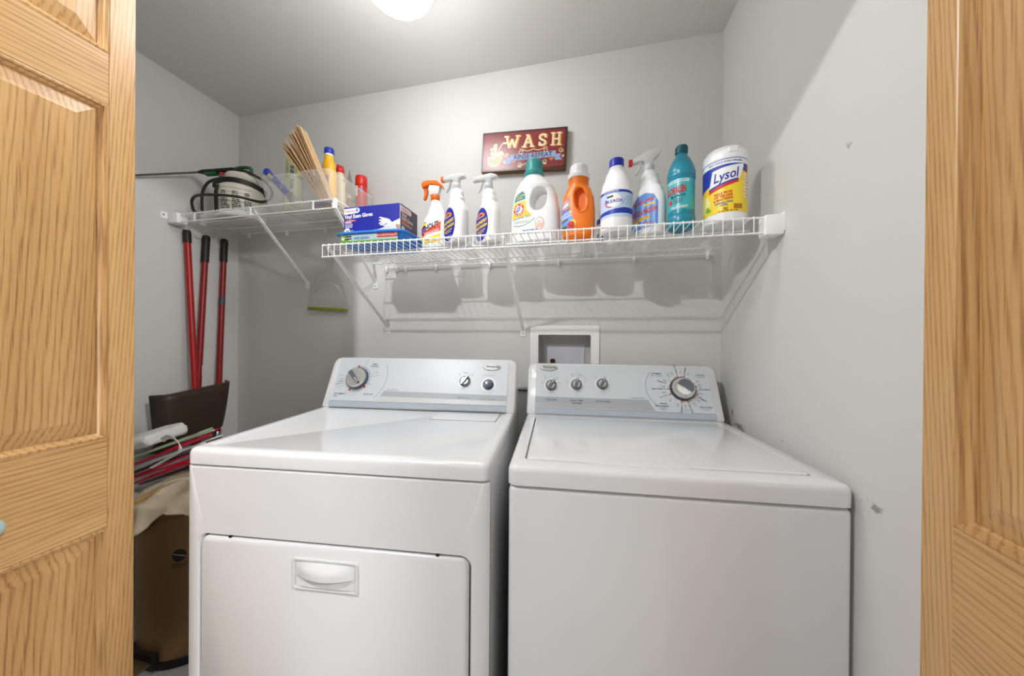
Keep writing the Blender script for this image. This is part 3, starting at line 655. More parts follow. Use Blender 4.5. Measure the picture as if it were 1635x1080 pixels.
decal('label_lettering', join2(at2(text2d('LIFTS, REMOVES', .007, .01), 0, .030, .1), at2(text2d('LAUNDRY STAINS', .007, .01), 0, .021, .1)), S, .0012, PB, lb)
# the two laundry pre-wash sprays
PWS = [(0, .044, .026, 0, 0, 2.6), (.004, .050, .030, 0, 0, 2.8), (.085, .051, .031, 0, 0, 2.8), (.112, .047, .029, .002, 0, 2.6), (.135, .036, .026, .005, 0, 2.4), (.150, .029, .023, .004, 0, 2.2), (.160, .031, .023, .003, 0, 2.2), (.170, .0265, .022, .004, 0, 2.2), (.180, .028, .022, .002, 0, 2.1), (.192, .022, .02, .002, 0, 2), (.200, .014, .014, 0, 0, 2)]
DB = mat('print deep blue', (34, 40, 150), .4)
for (x, y, rz, tip, lab) in ((-.983, -.302, -.50, ORG, 'white laundry pre-wash spray bottle with a blue oval label and orange nozzle tip'), (-.868, -.277, -.52, CLEAR, 'white laundry pre-wash spray bottle with a blue oval label and all-clear trigger')):
    t, S = spray('spray_bottle', lab, x, y, rz, PWS, .199, .98, CLEAR, tip, CLEAR, 'flat')
    lb = decal('label', ell2(-.010, .066, .038, .061, 36), S, .0004, DB, t, FB)
    for a in range(0, 360, 24): decal('label_print', at2(poly2([(.012, -.0007), (.033, -.0016), (.033, .0016), (.012, .0007)]), -.008, .062, math.radians(a), 1, 1.2), S, .0006, PB, lb)
    decal('label_print', ring2(-.008, .082, .024, .026, .005, 18, math.radians(35), math.radians(150)), S, .0008, PO, lb); decal('label_print', ring2(-.008, .082, .019, .021, .003, 18, math.radians(35), math.radians(150)), S, .0008, PR, lb)
    decal('label_lettering', join2(at2(text2d('LAUNDRY', .0155, .04), -.008, .072, .2, .92), at2(text2d('PRE-WASH', .0145, .04), -.007, .055, .2, .92), at2(text2d('AWESOME', .0085, .02), -.010, .090, .2)), S, .0010, PY, lb)
    decal('label_print', join2(at2(rect2(-.022, -.0012, .022, .0012), -.006, .042, .2), at2(rect2(-.016, -.001, .016, .001), -.006, .035, .2)), S, .0010, PY, lb)
    decal('label_print', at2(rect2(-.018, -.0008, .018, .0008), -.008, .022, .05), S, .0008, PW, lb)
# mildew remover
t, S = spray('spray_bottle', 'white mold and mildew spray bottle with a red nozzle tip, beside the teal bottle', -.318, -.262, -.55,
    [(0, .046, .028, 0, 0, 2.6), (.004, .053, .033, 0, 0, 2.8), (.10, .054, .034, 0, 0, 2.8), (.125, .050, .032, .002, 0, 2.6), (.150, .038, .027, .006, 0, 2.4), (.165, .030, .024, .005, 0, 2.2), (.175, .032, .024, .003, 0, 2.2), (.186, .027, .022, .004, 0, 2.2), (.197, .028, .022, .002, 0, 2.1), (.21, .021, .02, .001, 0, 2), (.218, .014, .014, 0, 0, 2)], .216, 1.0, CLEAR, PR, CLEAR, 'rise')
lb = decal('label', poly2([(-.050, .014), (.040, .022), (.041, .098), (.028, .124), (.002, .134), (-.024, .126), (-.048, .100)]), S, .0004, PLB, t, FB)
for i in range(5): decal('label_print', poly2([(-.044+i*.017, .020), (-.036+i*.017, .020), (-.034+i*.017, .112), (-.042+i*.017, .106)]), S, .0006, mat('print pale blue', (150, 188, 236), .5), lb, FB)
decal('label_lettering', at2(text2d('AWESOME', .0145, .03), -.006, .104, .18), S, .0010, PR, lb)
decal('label_print', at2(rect2(-.018, -.003, .018, .003), .014, .094, .12), S, .0008, PY, lb)
decal('label_lettering', at2(text2d('MOLD & MILDEW', .0150, .03), -.004, .071, .13, .72, 1.5), S, .0010, PR, lb)
decal('label_print', at2(rect2(-.028, -.005, .028, .005), -.012, .050, .14), S, .0008, PY, lb)
decal('label_lettering', at2(text2d('STAIN REMOVER', .0068, .02), -.012, .050, .14), S, .0011, PR, lb)
decal('label_print', lines2(-.008, .030, (.036, .030, .025), .0025), S, .0008, PR, lb)
# big white detergent jug with a through handle
t = thing('detergent_jug', 'big white detergent jug with a teal ribbed cap and yellow label', 'bottle', (-.700, -.235, ZD), -.12, GRP)
L = Loft([(0, .078, .040, 0, 0, 3), (.006, .086, .047, 0, 0, 3.2), (.05, .089, .050, 0, 0, 3.2), (.11, .087, .050, 0, 0, 3.2), (.165, .080, .047, -.001, 0, 3), (.200, .070, .043, -.003, 0, 2.7), (.222, .056, .039, -.006, 0, 2.4), (.238, .040, .034, -.008, 0, 2), (.250, .031, .031, -.008, 0, 2)], 4)
hole = Loft([(-.12, .050, .062, 0, 0, 2.4), (-.045, .037, .049, 0, 0, 2.4), (-.01, .029, .041, 0, 0, 2.4), (.03, .029, .041, 0, 0, 2.4), (.12, .040, .052, 0, 0, 2.4)], 3).mesh(28)
hole = tf(hole, Matrix.Translation((.021, 0, .150)) @ Matrix.Rotation(.16, 4, 'Y') @ Matrix.Rotation(PI/2, 4, 'X'))
obj('jug', clip_to('jug', L.mesh(56), [hole], .0024, 5), BW, t, 180)
TEAL = mat('teal cap', (62, 158, 156), .4)
c = obj('cap', lathe([(.034, .246), (.036, .250), (.036, .262), (.031, .266), (.0295, .300), (.027, .305)], 40, (-.008, 0, 0)), TEAL, t, 40)
rib = obj('cap_rib', box(-.0012, .0012, -.0310, -.0295, .268, .300), TEAL, c, loc=(-.008, 0, 0))
for i in range(1, 26): inst(rib, 'cap_rib', c, (-.008, 0, 0), (0, 0, 2*PI*i/26))
S = L.front(); f = .006
lb = decal('label', poly2([(-.078, .030), (.035, .030), (.034, .062), (.005, .088), (-.020, .112), (-.026, .160), (-.036, .184), (-.068, .165), (-.077, .10)]), S, .0010, mat('print ivory', (246, 242, 230), .5), t, f)
decal('label_print', poly2([(-.076, .088), (.000, .091), (-.020, .112), (-.025, .148), (-.071, .142)]), S, .0014, mat('print sun yellow', (252, 196, 40), .5), lb, f)
for a in range(0, 360, 30): decal('label_print', at2(poly2([(.020, -.001), (.030, -.004), (.030, .004), (.020, .001)]), -.050, .116, math.radians(a), .7, .8), S, .0016, mat('print pale yellow', (254, 224, 110), .5), lb, f)
decal('label_print', poly2([(-.070, .146), (-.026, .152), (-.028, .172), (-.037, .184), (-.066, .168)]), S, .0015, PT, lb, f)
decal('label_lettering', join2(at2(text2d('37% MORE', .0082, .02), -.047, .1655, .12), at2(text2d('LOADS', .0082, .02), -.048, .1565, .12)), S, .0019, PY, lb)
decal('label_print', ring2(-.050, .117, .0205, .0215, .0075, 32), S, .0018, PR, lb, f); decal('label_print', ell2(-.050, .117, .0130, .0140), S, .0018, PW, lb, f)
decal('label_lettering', join2(*[at2(text2d(ch, .0068, .03), -.050+.0168*math.cos(a), .117+.0178*math.sin(a), a-PI/2) for ch, a in zip('ARM & HAMMER', [math.radians(170-i*28.5) for i in range(12)])]), S, .0021, PW, lb)
decal('label_print', at2(join2(stroke2([(-.008, -.008), (-.003, -.006), (.003, -.001), (.005, .005)], .004), stroke2([(-.008, -.008), (-.006, .002), (-.001, .006)], .004), at2(rect2(-.005, -.002, .005, .002), .002, .008, .7)), -.050, .117), S, .0021, PB, lb)
decal('label_lettering', at2(text2d('Sensitive Skin', .0130, .012), -.040, .087, .1, .98), S, .0014, PT, lb)
decal('label_print', stroke2([(-.072, .062), (-.05, .056), (-.03, .058), (-.008, .068), (.010, .080)], .0024), S, .0014, PT, lb, f)
decal('label_lettering', lines2(-.068, -.012, (.074, .069), .0022), S, .0014, INKL, lb)
drop = [(.026+.0165*math.sin(a)*(1 if a < PI else 1)*(.55+.45*abs(math.sin(a/2)))**.6, .058+.0185*-math.cos(a)*(1 if math.cos(a) > -.2 else 1.25)) for a in [2*PI*i/28 for i in range(29)]]
decal('label_print', stroke2(drop, .0016), S, .0014, mat('print coral', (238, 130, 100), .5), lb); decal('label_lettering', join2(at2(text2d('No', .009, .02), .026, .066), lines2(.016, .036, (.058, .053, .048), .0024)), S, .0014, MATS['print coral'], lb)
decal('label_lettering', join2(lines2(-.035, .020, (.040,), .004)), S, .0014, PLB, lb)
# orange detergent bottle
t = thing('detergent_bottle', 'orange detergent bottle with a white ribbed cap and a side grip hollow', 'bottle', (-.547, -.255, ZD), -.1, GRP)
OB = mat('orange bottle plastic', (238, 122, 26), .35, var=.03)
L = Loft([(0, .040, .028, 0, 0, 2.6), (.012, .052, .037, 0, 0, 2.8), (.05, .0565, .040, 0, 0, 2.8), (.10, .0565, .040, 0, 0, 2.8), (.14, .053, .039, 0, 0, 2.6), (.170, .044, .037, 0, 0, 2.3), (.184, .036, .035, 0, 0, 2), (.188, .0345, .0345, 0, 0, 2), (.218, .0345, .0345, 0, 0, 2)], 4)
hl = lambda k, y0, y1: tf(Loft([(y0, .020*k, .042*k, 0, 0, 2.2), (y1, .017*k, .038*k, 0, 0, 2.2)], 1).mesh(28), Matrix.Translation((.010, 0, .130)) @ Matrix.Rotation(-.12, 4, 'Y') @ Matrix.Rotation(PI/2, 4, 'X'))
obj('bottle', clip_to('b', L.mesh(48), [hl(1, .012, .06)], .0021, 4), OB, t, 180)
rim = [(.010+.0235*math.cos(a)*math.cos(.12)+.045*math.sin(a)*math.sin(-.12), .130+.045*math.sin(a)) for a in [2*PI*i/32 for i in range(32)]]
S = L.front(); obj('grip_rim', tube([S(u, v, 0) for u, v in rim], .0026, 6, True), OB, t, 60)
c = obj('cap', lathe([(.0365, .212), (.0375, .214), (.0375, .226), (.031, .230), (.0300, .254), (.028, .258)], 40), BW, t, 40)
rib = obj('cap_rib', box(-.0012, .0012, -.0312, -.0300, .232, .253), BW, c)
for i in range(1, 26): inst(rib, 'cap_rib', c, (0, 0, 0), (0, 0, 2*PI*i/26))
lb = decal('label', poly2([(-.054, .028), (-.014, .034), (-.006, .052), (-.016, .070), (-.026, .094), (-.028, .122), (-.032, .138), (-.048, .128), (-.054, .10)]), S, .0008, mat('print sky blue', (110, 156, 226), .45), t, f)
decal('label_print', poly2([(-.052, .098), (-.028, .106), (-.030, .126), (-.050, .112)]), S, .0012, mat('print pale pink', (240, 222, 228), .5), lb, f)
decal('label_print', at2(rect2(-.008, -.005, .008, .005), -.038, .125, .5), S, .0012, PR, lb, f); decal('label_lettering', at2(text2d('NEW', .007, .02), -.038, .125, .5), S, .0016, PW, lb)
decal('label_lettering', join2(at2(text2d('Laundry', .0100, .02), -.040, .106, .4), at2(text2d('Detergent', .0085, .02), -.038, .096, .4)), S, .0016, PR, lb)
decal('label_print', ell2(-.028, .106, .004, .005), S, .0018, PG, lb, f)
decal('label_lettering', join2(at2(text2d('TROPICAL', .0100, .02), -.038, .083, .35), at2(text2d('PASSION', .0100, .02), -.038, .073, .35)), S, .0014, PW, lb); decal('label_print', at2(rect2(-.012, -.002, .012, .002), -.042, .062, .3), S, .0014, mat('print brown', (110, 60, 30), .5), lb)
decal('label_print', ell2(-.014, .050, .011, .013), S, .0012, PY, lb, f)
for i, r in enumerate((.013, .009, .005)): decal('label_print', ell2(-.020+.001*i, .046+.001*i, r, r*.9, 14), S, .0014+i*.0002, (PR, mat('print crimson', (170, 24, 34), .5), PR)[i], lb, f)
decal('label_print', poly2([(-.052, .030), (-.030, .033), (-.036, .044), (-.052, .042)]), S, .0012, mat('print leaf green', (70, 100, 40), .5), lb, f)
# white bleach bottle
t = thing('bleach_bottle', 'white tapered bleach bottle with a blue cap and blue band label', 'bottle', (-.425, -.302, ZD), 0, GRP)
L = Loft([(0, .043, .043), (.008, .049, .049), (.036, .0500, .0500), (.125, .0500, .0500), (.150, .0455, .0455), (.185, .034, .034, 0, 0, 2), (.212, .0235, .0235, 0, 0, 2), (.22, .021, .021, 0, 0, 2)], 4)
obj('bottle', L.mesh(44), BW, t, 50); c = obj('cap', lathe([(.0215, .216), (.0232, .218), (.0232, .240), (.0215, .243)], 36), mat('royal blue cap', (24, 42, 176), .4), t, 40)
S = L.around(); lb = decal('label', rect2(-.074, .042, .074, .126), S, .0005, mat('print pale blue band', (196, 214, 238), .35), t, .006)
decal('label_print', rect2(-.074, .118, .074, .126), S, .0008, PB, lb, .006); decal('label_print', poly2([(-.074, .050), (.074, .054), (.074, .072), (.02, .070), (-.03, .064), (-.074, .060)]), S, .0008, PB, lb, .006)
decal('label_print', ell2(-.012, .094, .022, .022), S, .0009, PW, lb, .006); decal('label_print', ring2(-.022, .090, .020, .018, .003, 20, math.radians(150), math.radians(280)), S, .0011, PR, lb)
for k in range(3): decal('label_print', stroke2([(.012+k*.012, .078), (.022+k*.012, .094), (.040+k*.012, .112)], .0035), S, .0009, mat('print ice blue', (150, 184, 228), .4), lb, .006)
decal('label_lettering', at2(text2d('BLEACH', .0140, .03), -.012, .091), S, .0013, PB, lb); decal('label_lettering', at2(text2d('CONCENTRATED', .0062, .02), -.022, .122), S, .0012, PW, lb); decal('label_print', at2(rect2(-.010, -.003, .010, .003), -.024, .106, .1), S, .0012, PK, lb)
# small bottle hidden behind it
t = thing('cleaner_bottle', 'white bottle with blue print standing behind the bleach bottle, seen through the shelf wires', 'bottle', (-.437, -.150, ZD), 0, GRP)
L = Loft([(0, .040, .040), (.006, .044, .044), (.12, .044, .044), (.15, .029, .029), (.165, .016, .016)], 4)
obj('bottle', L.mesh(36), BW, t, 50); obj('cap', lathe([(.017, .162), (.018, .164), (.018, .182), (.016, .184)], 24), BW, t, 40); S = L.around(-.1)
lb = decal('label', rect2(-.055, .012, .055, .11), S, .0005, PW, t, .006); decal('label_print', join2(rect2(-.052, .016, -.018, .044), poly2([(-.008, .018), (.012, .018), (.022, .030), (.012, .042), (-.008, .042)]), poly2([(.026, .030), (.034, .020), (.052, .042), (.052, .018)])), S, .0009, PB, lb, .006)
decal('label_lettering', join2(at2(text2d('FRESH', .009, .03), -.035, .036), at2(text2d('CLEAN', .009, .03), -.035, .025)), S, .0013, PW, lb); decal('label_print', rect2(-.055, .08, .055, .10), S, .0009, PB, lb, .006)
# teal bleach bottle
t = thing('bleach_bottle', 'teal round-shouldered bleach bottle with a red-lettered label', 'bottle', (-.231, -.305, ZD), 0, GRP)
TB = mat('teal bottle plastic', (34, 134, 158), .3, var=.03)
prof = [(.030, 0), (.036, .004), (.0395, .014), (.0395, .036), (.0375, .040), (.0385, .044), (.0375, .048), (.0375, .052), (.0378, .150), (.0398, .154), (.0385, .158), (.0400, .162), (.0388, .167), (.0400, .172), (.0385, .182), (.034, .198), (.026, .216), (.0175, .230), (.0150, .236), (.0150, .240)]
obj('bottle', lathe(prof, 40), TB, t, 30); c = obj('cap', lathe([(.0165, .238), (.0175, .239), (.0175, .258), (.016, .262)], 32), mat('dark teal cap', (28, 96, 112), .4), t, 40)
rib = obj('cap_rib', box(-.001, .001, -.0182, -.0174, .241, .257), MATS['dark teal cap'], c)
for i in range(1, 20): inst(rib, 'cap_rib', c, (0, 0, 0), (0, 0, 2*PI*i/20))
def cyl(r, th=0): return lambda u, v, off: Vector(((r+off)*math.sin(th+u/r), -(r+off)*math.cos(th+u/r), v))
S = cyl(.0379, -.62)
lb = decal('label', rect2(-.060, .054, .085, .149), S, .0003, mat('print sea green', (64, 178, 184), .3), t, .006)
decal('label_print', rect2(-.030, .137, .036, .146), S, .0006, mat('print pale sea green', (206, 230, 228), .4), lb, .006); decal('label_lettering', at2(text2d('POWER OF BLEACH', .0062, .01), .002, .1415), S, .0009, PT, lb)
decal('label_lettering', at2(text2d('CLORALEN', .0190, .04), -.004, .114, .06, .66, 1.55), S, .0010, mat('print dark red', (196, 22, 40), .5), lb)
decal('label_lettering', at2(text2d('BLEACH', .0115, .03), .004, .096, .04), S, .0010, mat('print navy', (14, 60, 96), .5), lb)
decal('label_print', ell2(-.018, .080, .0065, .0075), S, .0008, PR, lb, .004); decal('label_print', lines2(-.008, .020, (.086, .081, .076), .002), S, .0008, INK, lb); decal('label_print', lines2(-.015, .034, (.064, .060), .0022), S, .0008, PW, lb)
# disinfecting wipes
t = thing('wipes_canister', 'round yellow and blue disinfecting wipes canister with a white lid', 'canister', (-.113, -.315, ZD), 0, GRP)
obj('canister', lathe([(.052, 0), (.0555, .003), (.0565, .010), (.0565, .186), (.0555, .190)], 48), BW, t, 40)
c = obj('lid', lathe([(.0570, .180), (.0582, .184), (.0582, .202), (.0555, .210), (.050, .214), (.049, .220), (.040, .224), (.004, .226)], 48), BW, t, 40)
obj('lid_tab', box(-.012, .012, -.060, -.052, .196, .212, .002, 2), BW, c)
S = cyl(.0567, -.28); YL = mat('print lemon', (250, 216, 50), .35)
lb = decal('label', rect2(-.150, .026, .085, .180), S, .0003, YL, t, .007)
decal('label_print', rect2(-.150, .164, .085, .180), S, .0006, PW, lb, .007); decal('label_print', stroke2([(-.150, .1795), (.085, .1795)], .002), S, .0008, PB, lb, .007)
decal('label_print', poly2([(-.10, .095), (-.05, .110), (.026, .148), (.066, .150), (.066, .164), (-.10, .164)]), S, .0007, PB, lb, .007)
decal('label_print', poly2([(-.046, .100), (.034, .120), (.046, .154), (.046, .163), (-.036, .152)]), S, .0009, PW, lb, .007)
decal('label_print', poly2([(-.046, .088), (.030, .110), (.030, .118), (-.046, .097)]), S, .0011, PR, lb, .007); decal('label_print', poly2([(-.046, .096), (.030, .117), (.030, .122), (-.046, .103)]), S, .0010, PB, lb, .007)
decal('label_lettering', at2(text2d('Lysol', .035, .012, .35), -.004, .1315, .17, .88, 1.1), S, .0014, mat('print ultramarine', (30, 40, 150), .5), lb)
decal('label_lettering', at2(text2d('KILLS COLD & FLU VIRUSES', .0072, .02), -.004, .1715), S, .0012, PB, lb)
decal('label_lettering', join2(at2(text2d('KILLS 99.9%', .0090, .03), -.008, .082, .08), at2(text2d('OF VIRUSES', .0090, .03), -.008, .073, .08), at2(text2d('& BACTERIA', .0090, .03), -.008, .064, .08)), S, .0010, PR, lb)
decal('label_lettering', join2(at2(text2d('DISINFECTING', .0070, .02), -.006, .054, .05), at2(text2d('WIPES', .0070, .02), -.006, .047, .05)), S, .0010, PB, lb)
decal('label_lettering', at2(text2d('80', .011, .03), -.002, .036), S, .0010, mat('print gold', (170, 120, 20), .5), lb); decal('label_print', lines2(-.020, .030, (.030,), .003), S, .0010, MATS['print gold'], lb)
for i in range(4): decal('label_print', rect2(.048, .068+i*.018, .072, .081+i*.018), S, .0009, PW, lb, .007); decal('label_print', join2(stroke2([(.050, .0745+i*.018), (.052, .0725+i*.018), (.055, .078+i*.018)], .0012), lines2(.057, .070, (.076+i*.018, .073+i*.018), .0018)), S, .0012, PR, lb)
decal('label_print', rect2(.050, .142, .066, .160), S, .0009, PB, lb, .007); decal('label_print', ell2(.058, .151, .004, .006), S, .0012, PR, lb)
decal('label_print', join2(ell2(-.052, .044, .006, .009), ell2(-.044, .040, .004, .005)), S, .0010, PG, lb); decal('label_print', rect2(.018, .034, .042, .048), S, .0010, MATS['print gold'], lb, .007)
decal('label_print', poly2([(-.10, .034), (-.055, .036), (-.040, .060), (-.052, .085), (-.10, .09)]), S, .0006, mat('print pale lemon', (252, 236, 150), .4), lb, .007)

# ---- blue tub of wet cloths with a glove box on its lid
t = thing('cloth_tub', 'bright blue plastic tub of wet cloths under the glove box', 'tub', (-1.291, -.285, ZD), 0)
BLU = mat('bright blue plastic', (52, 132, 222), .35, var=.03)
obj('tub', Loft([(0, .124, .078, 0, 0, 6), (.004, .128, .082, 0, 0, 6), (.034, .135, .090, 0, 0, 6)], 2).mesh(56), BLU, t, 40)
obj('lid', Loft([(.034, .142, .098, 0, 0, 7), (.036, .146, .102, 0, 0, 7), (.040, .146, .102, 0, 0, 7), (.044, .140, .096, 0, 0, 7)], 1).mesh(56), BLU, t, 40)
S = lambda u, v, off: Vector((u, -.0805-.09*(v/.4)-off-.004, v)); lb = decal('label', rect2(-.118, .006, .116, .032), S, .0012, mat('print pale aqua', (196, 222, 224), .4), t)
decal('label_print', rect2(-.118, .006, -.088, .032), S, .0016, PG, lb); decal('label_print', rect2(-.118, .006, .116, .011), S, .0017, PG, lb); decal('label_print', ell2(-.109, .020, .006, .006), S, .0020, PW, lb); decal('label_print', poly2([(-.098, .016), (-.072, .017), (-.072, .029), (-.098, .027)]), S, .0020, PK, lb)
decal('label_lettering', at2(text2d('Sweeping', .008, .02), -.085, .0225), S, .0023, PW, lb); decal('label_lettering', at2(text2d('wet cloths', .015, .02), -.030, .020), S, .0020, PLB, lb)
decal('label_print', rect2(.034, .018, .116, .031), S, .0020, PR, lb); decal('label_lettering', at2(text2d('fits Swiffer® Sweeper®', .0082, .02), .075, .0245), S, .0023, PW, lb)
t = thing('glove_box', 'blue and white cardboard box of vinyl exam gloves on the blue tub', 'box', (-1.298, -.290, ZD+.0442), 0)
W_, D_, H_ = .118, .062, .103; NAVY = mat('box navy', (22, 34, 150), .4); CARD = mat('white card', (238, 236, 232), .6)
obj('carton', box(-W_, W_, -D_, D_, 0, H_, .0012, 1), CARD, t)
S = plane((0, -D_, 0), (1, 0, 0), (0, 0, 1))
wave = [(-W_+.001, .018)]+[(-W_+.002+2*(W_-.002)*i/20, .018+.006*math.sin(i/20*5.2+.4)-(.012 if i < 12 else 0)*0) for i in range(1, 15)]
fp = decal('front_print', poly2([(-W_+.001, .013), (-.04, .008), (.03, .012), (.062, .020), (.090, .036), (W_-.001, .046), (W_-.001, H_-.001), (-W_+.001, H_-.001)]), S, .0003, NAVY, t)
decal('logo_tab', poly2([(-W_+.001, .074), (-.058, .078), (-.050, .084), (-.050, .092), (-.058, .098), (-W_+.001, .096)]), S, .0006, PW, fp); decal('logo_lettering', at2(text2d('Walgreens', .0105, .008, .25), -.093, .0865, .03), S, .0009, PR, fp); decal('logo_print', ell2(-.061, .089, .006, .007), S, .0009, PLB, fp)
decal('front_lettering', at2(text2d('Vinyl Exam Gloves', .0180, .03, 0, 'LEFT'), -.114, .064, .045, .88, 1.1), S, .0007, PW, fp)
decal('front_print', at2(poly2(rrect(-.024, -.003, .024, .003, .003, 3)), -.089, .050, .03), S, .0007, mat('print vermilion', (232, 78, 40), .5), fp); decal('front_lettering', at2(text2d('Powder-Free', .006, .01), -.089, .050, .03), S, .0010, PW, fp)
decal('front_print', rect2(-.112, .042, -.084, .0455), S, .0007, PW, fp); decal('front_print', lines2(-.112, -.078, (.037, .033, .029, .025), .0019), S, .0007, PW, fp)
decal('front_print', ell2(-.103, .0125, .0125, .0105), S, .0007, PW, fp); decal('front_lettering', at2(text2d('100', .009, .02), -.103, .0125), S, .0010, INK, fp); decal('front_print', rect2(-.087, .007, -.076, .016), S, .0008, INKL, fp)
hand = [(.032, .056), (.040, .0565), (.050, .053), (.062, .050), (.074, .046), (.086, .034), (.100, .026), (.116, .023), (.116, .006), (.100, .010), (.082, .016), (.066, .018), (.052, .020), (.048, .024), (.056, .026), (.064, .028), (.068, .032), (.058, .029), (.048, .025), (.040, .024), (.036, .027), (.044, .032), (.052, .037), (.044, .033), (.034, .029), (.030, .032), (.038, .038), (.047, .043), (.038, .041), (.031, .042), (.034, .046), (.044, .048), (.040, .051), (.033, .0525)]
decal('hand_print', poly2(hand), S, .0009, mat('print glove white', (226, 224, 220), .5), fp); decal('hand_print', poly2([(.100, .025), (.117, .023), (.117, .003), (.106, .008)]), S, .0011, mat('print skin', (196, 132, 104), .5), fp)
S = plane((W_, 0, 0), (0, 1, 0), (0, 0, 1)); sp = decal('side_print', rect2(-D_+.001, .001, D_-.001, H_-.001), S, .0003, mat('box plum grey', (84, 74, 84), .5), t)
decal('logo_tab', poly2([(-D_+.001, .074), (.012, .078), (.016, .088), (.008, .097), (-D_+.001, .096)]), S, .0006, mat('print dusty pink', (216, 200, 196), .5), sp); decal('logo_lettering', at2(text2d('Walgreens', .0095, .008, .25), -.026, .086), S, .0009, PR, sp)
decal('side_lettering', join2(at2(text2d('Vinyl', .0165, .03, 0, 'LEFT'), -.052, .066), at2(text2d('Exam Gloves', .0165, .03, 0, 'LEFT'), -.052, .053, 0, .9)), S, .0006, MATS['print dusty pink'], sp)
decal('side_print', rect2(-.052, .040, 0, .045), S, .0006, MATS['print vermilion'], sp); decal('side_print', join2(lines2(-.05, .02, (.035, .031), .0018), ell2(-.042, .014, .012, .010)), S, .0006, MATS['print dusty pink'], sp)

# ================================================================== wall sign
t = thing('wall_sign', 'dark red wooden sign with cream WASH lettering on the back wall', 'sign', (-.788, 0, 2.009), rot=(0, .048, 0))
SW, SH, ST = .187, .0875, .030
obj('board', box(-SW, SW, -ST, -.0008, -SH, SH, .002, 2), mat('sign edge brown', (110, 70, 28), .45), t, 40)
S = plane((0, -ST, 0), (1, 0, 0), (0, 0, 1))
fr = decal('face', poly2(rrect(-SW+.002, -SH+.002, SW-.002, SH-.002, .006, 4)), S, .0003, mat('sign dark border', (58, 26, 36), .3, var=.2, scale=40), t)
decal('face_field', poly2(rrect(-SW+.008, -SH+.009, SW-.008, SH-.009, .010, 5)), S, .0005, mat('sign maroon', (128, 38, 38), .28, var=.18, scale=60), t)
LW = .0085
def slab(ch):
    """slab-serif capital, 0.05 high, centred"""
    h = .025; o = []
    def st(*p): o.append(stroke2(list(p), LW))
    def serif(x, y, w=.011): o.append(rect2(x-w, y-.0025 if y < 0 else y-.0035, x+w, y+.0035 if y < 0 else y+.0025))
    if ch == 'W':
        st((-.026, h), (-.013, -h)); st((-.013, -h), (0, h*.5)); st((0, h*.5), (.013, -h)); st((.013, -h), (.026, h)); serif(-.026, h); serif(.026, h)
    if ch == 'A':
        st((-.018, -h), (0, h)); st((0, h), (.018, -h)); o.append(rect2(-.011, -.010, .011, -.004)); serif(-.018, -h, .010); serif(.018, -h, .010); o.append(rect2(-.011, h-.004, .005, h+.002))
    if ch == 'S':
        P = [(.0125, .010), (.010, .019), (0, .0225), (-.010, .0185), (-.0125, .010), (-.007, .003), (.006, -.003), (.0125, -.010), (.010, -.0185), (0, -.0225), (-.010, -.019), (-.0125, -.010)]
        o.append(stroke2([(p.x, p.y) for p in spline([(a, b, 0) for a, b in P], 4)], LW)); o.append(rect2(.010, .008, .0165, .025)); o.append(rect2(-.0165, -.025, -.010, -.008))
    if ch == 'H':
        st((-.013, -h), (-.013, h)); st((.013, -h), (.013, h)); o.append(rect2(-.013, -.003, .013, .003))
        for x in (-.013, .013): serif(x, h, .010); serif(x, -h, .010)
    return join2(*o)
AMB = mat('sign amber', (206, 134, 52), .35); CRM = mat('sign cream', (228, 214, 172), .35)
for ch, x in zip('WASH', (-.052, .020, .082, .140)):
    decal('lettering', at2(slab(ch), x+.006, .035, .0, .98, 1.02), S, .0009, AMB, t); decal('lettering', at2(slab(ch), x, .038, 0, .98, 1.02), S, .0013, CRM, t)
BLR = mat('sign ribbon blue', (142, 164, 204), .4)
decal('ribbon', join2(poly2([(-.076, -.030), (-.052, -.030), (-.052, -.056), (-.084, -.060), (-.072, -.044)]), poly2([(.166, -.026), (.140, -.026), (.140, -.052), (.172, -.052), (.160, -.039)])), S, .0009, BLR, t)
decal('ribbon', join2(poly2([(-.052, -.047), (-.030, -.047), (-.036, -.057)]), poly2([(.140, -.040), (.112, -.044), (.124, -.053)])), S, .0010, AMB, t)
decal('ribbon', poly2([(-.054, -.044), (.142, -.038), (.142, -.012), (-.054, -.018)]), S, .0012, BLR, t)
decal('lettering', at2(text2d('RINSE·REPEAT', .0275, .012), .044, -.0285, .03, .98), S, .0016, mat('sign ink', (64, 44, 48), .5), t)
def curl(cx, cy, r, turns, a0, sgn):
    return stroke2([(cx+r*(1-.75*i/22)*math.cos(a0+sgn*turns*2*PI*i/22), cy+r*(1-.75*i/22)*math.sin(a0+sgn*turns*2*PI*i/22)) for i in range(23)], .0024)
decal('scrollwork', join2(*[curl(a, b, r, 1.3, c, d) for a, b, r, c, d in ((-.012, -.008, .012, 2, -1), (.10, -.006, .012, 1, 1), (-.072, -.016, .010, 3, 1), (.164, -.010, .011, 0, -1), (-.012, -.064, .011, 4, 1), (.098, -.056, .011, 5, -1), (-.080, -.048, .006, 2, 1), (.172, -.036, .006, 1, -1))]+[stroke2([(p.x, p.y) for p in spline([(-.02, -.072, 0), (.02, -.058, 0), (.044, -.060, 0), (.07, -.056, 0), (.105, -.066, 0)], 5)], .003), stroke2([(p.x, p.y) for p in spline([(-.012, .004, 0), (.02, -.006, 0), (.044, .000, 0), (.07, -.004, 0), (.10, .006, 0)], 5)], .003)]), S, .0008, CRM, t)
tub = [(-.160, -.022), (-.158, -.050), (-.150, -.062), (-.128, -.068), (-.106, -.062), (-.094, -.046), (-.086, -.008), (-.094, .002), (-.110, .000), (-.130, -.014), (-.148, -.022)]
decal('tub_picture', poly2(tub), S, .0008, CRM, t)
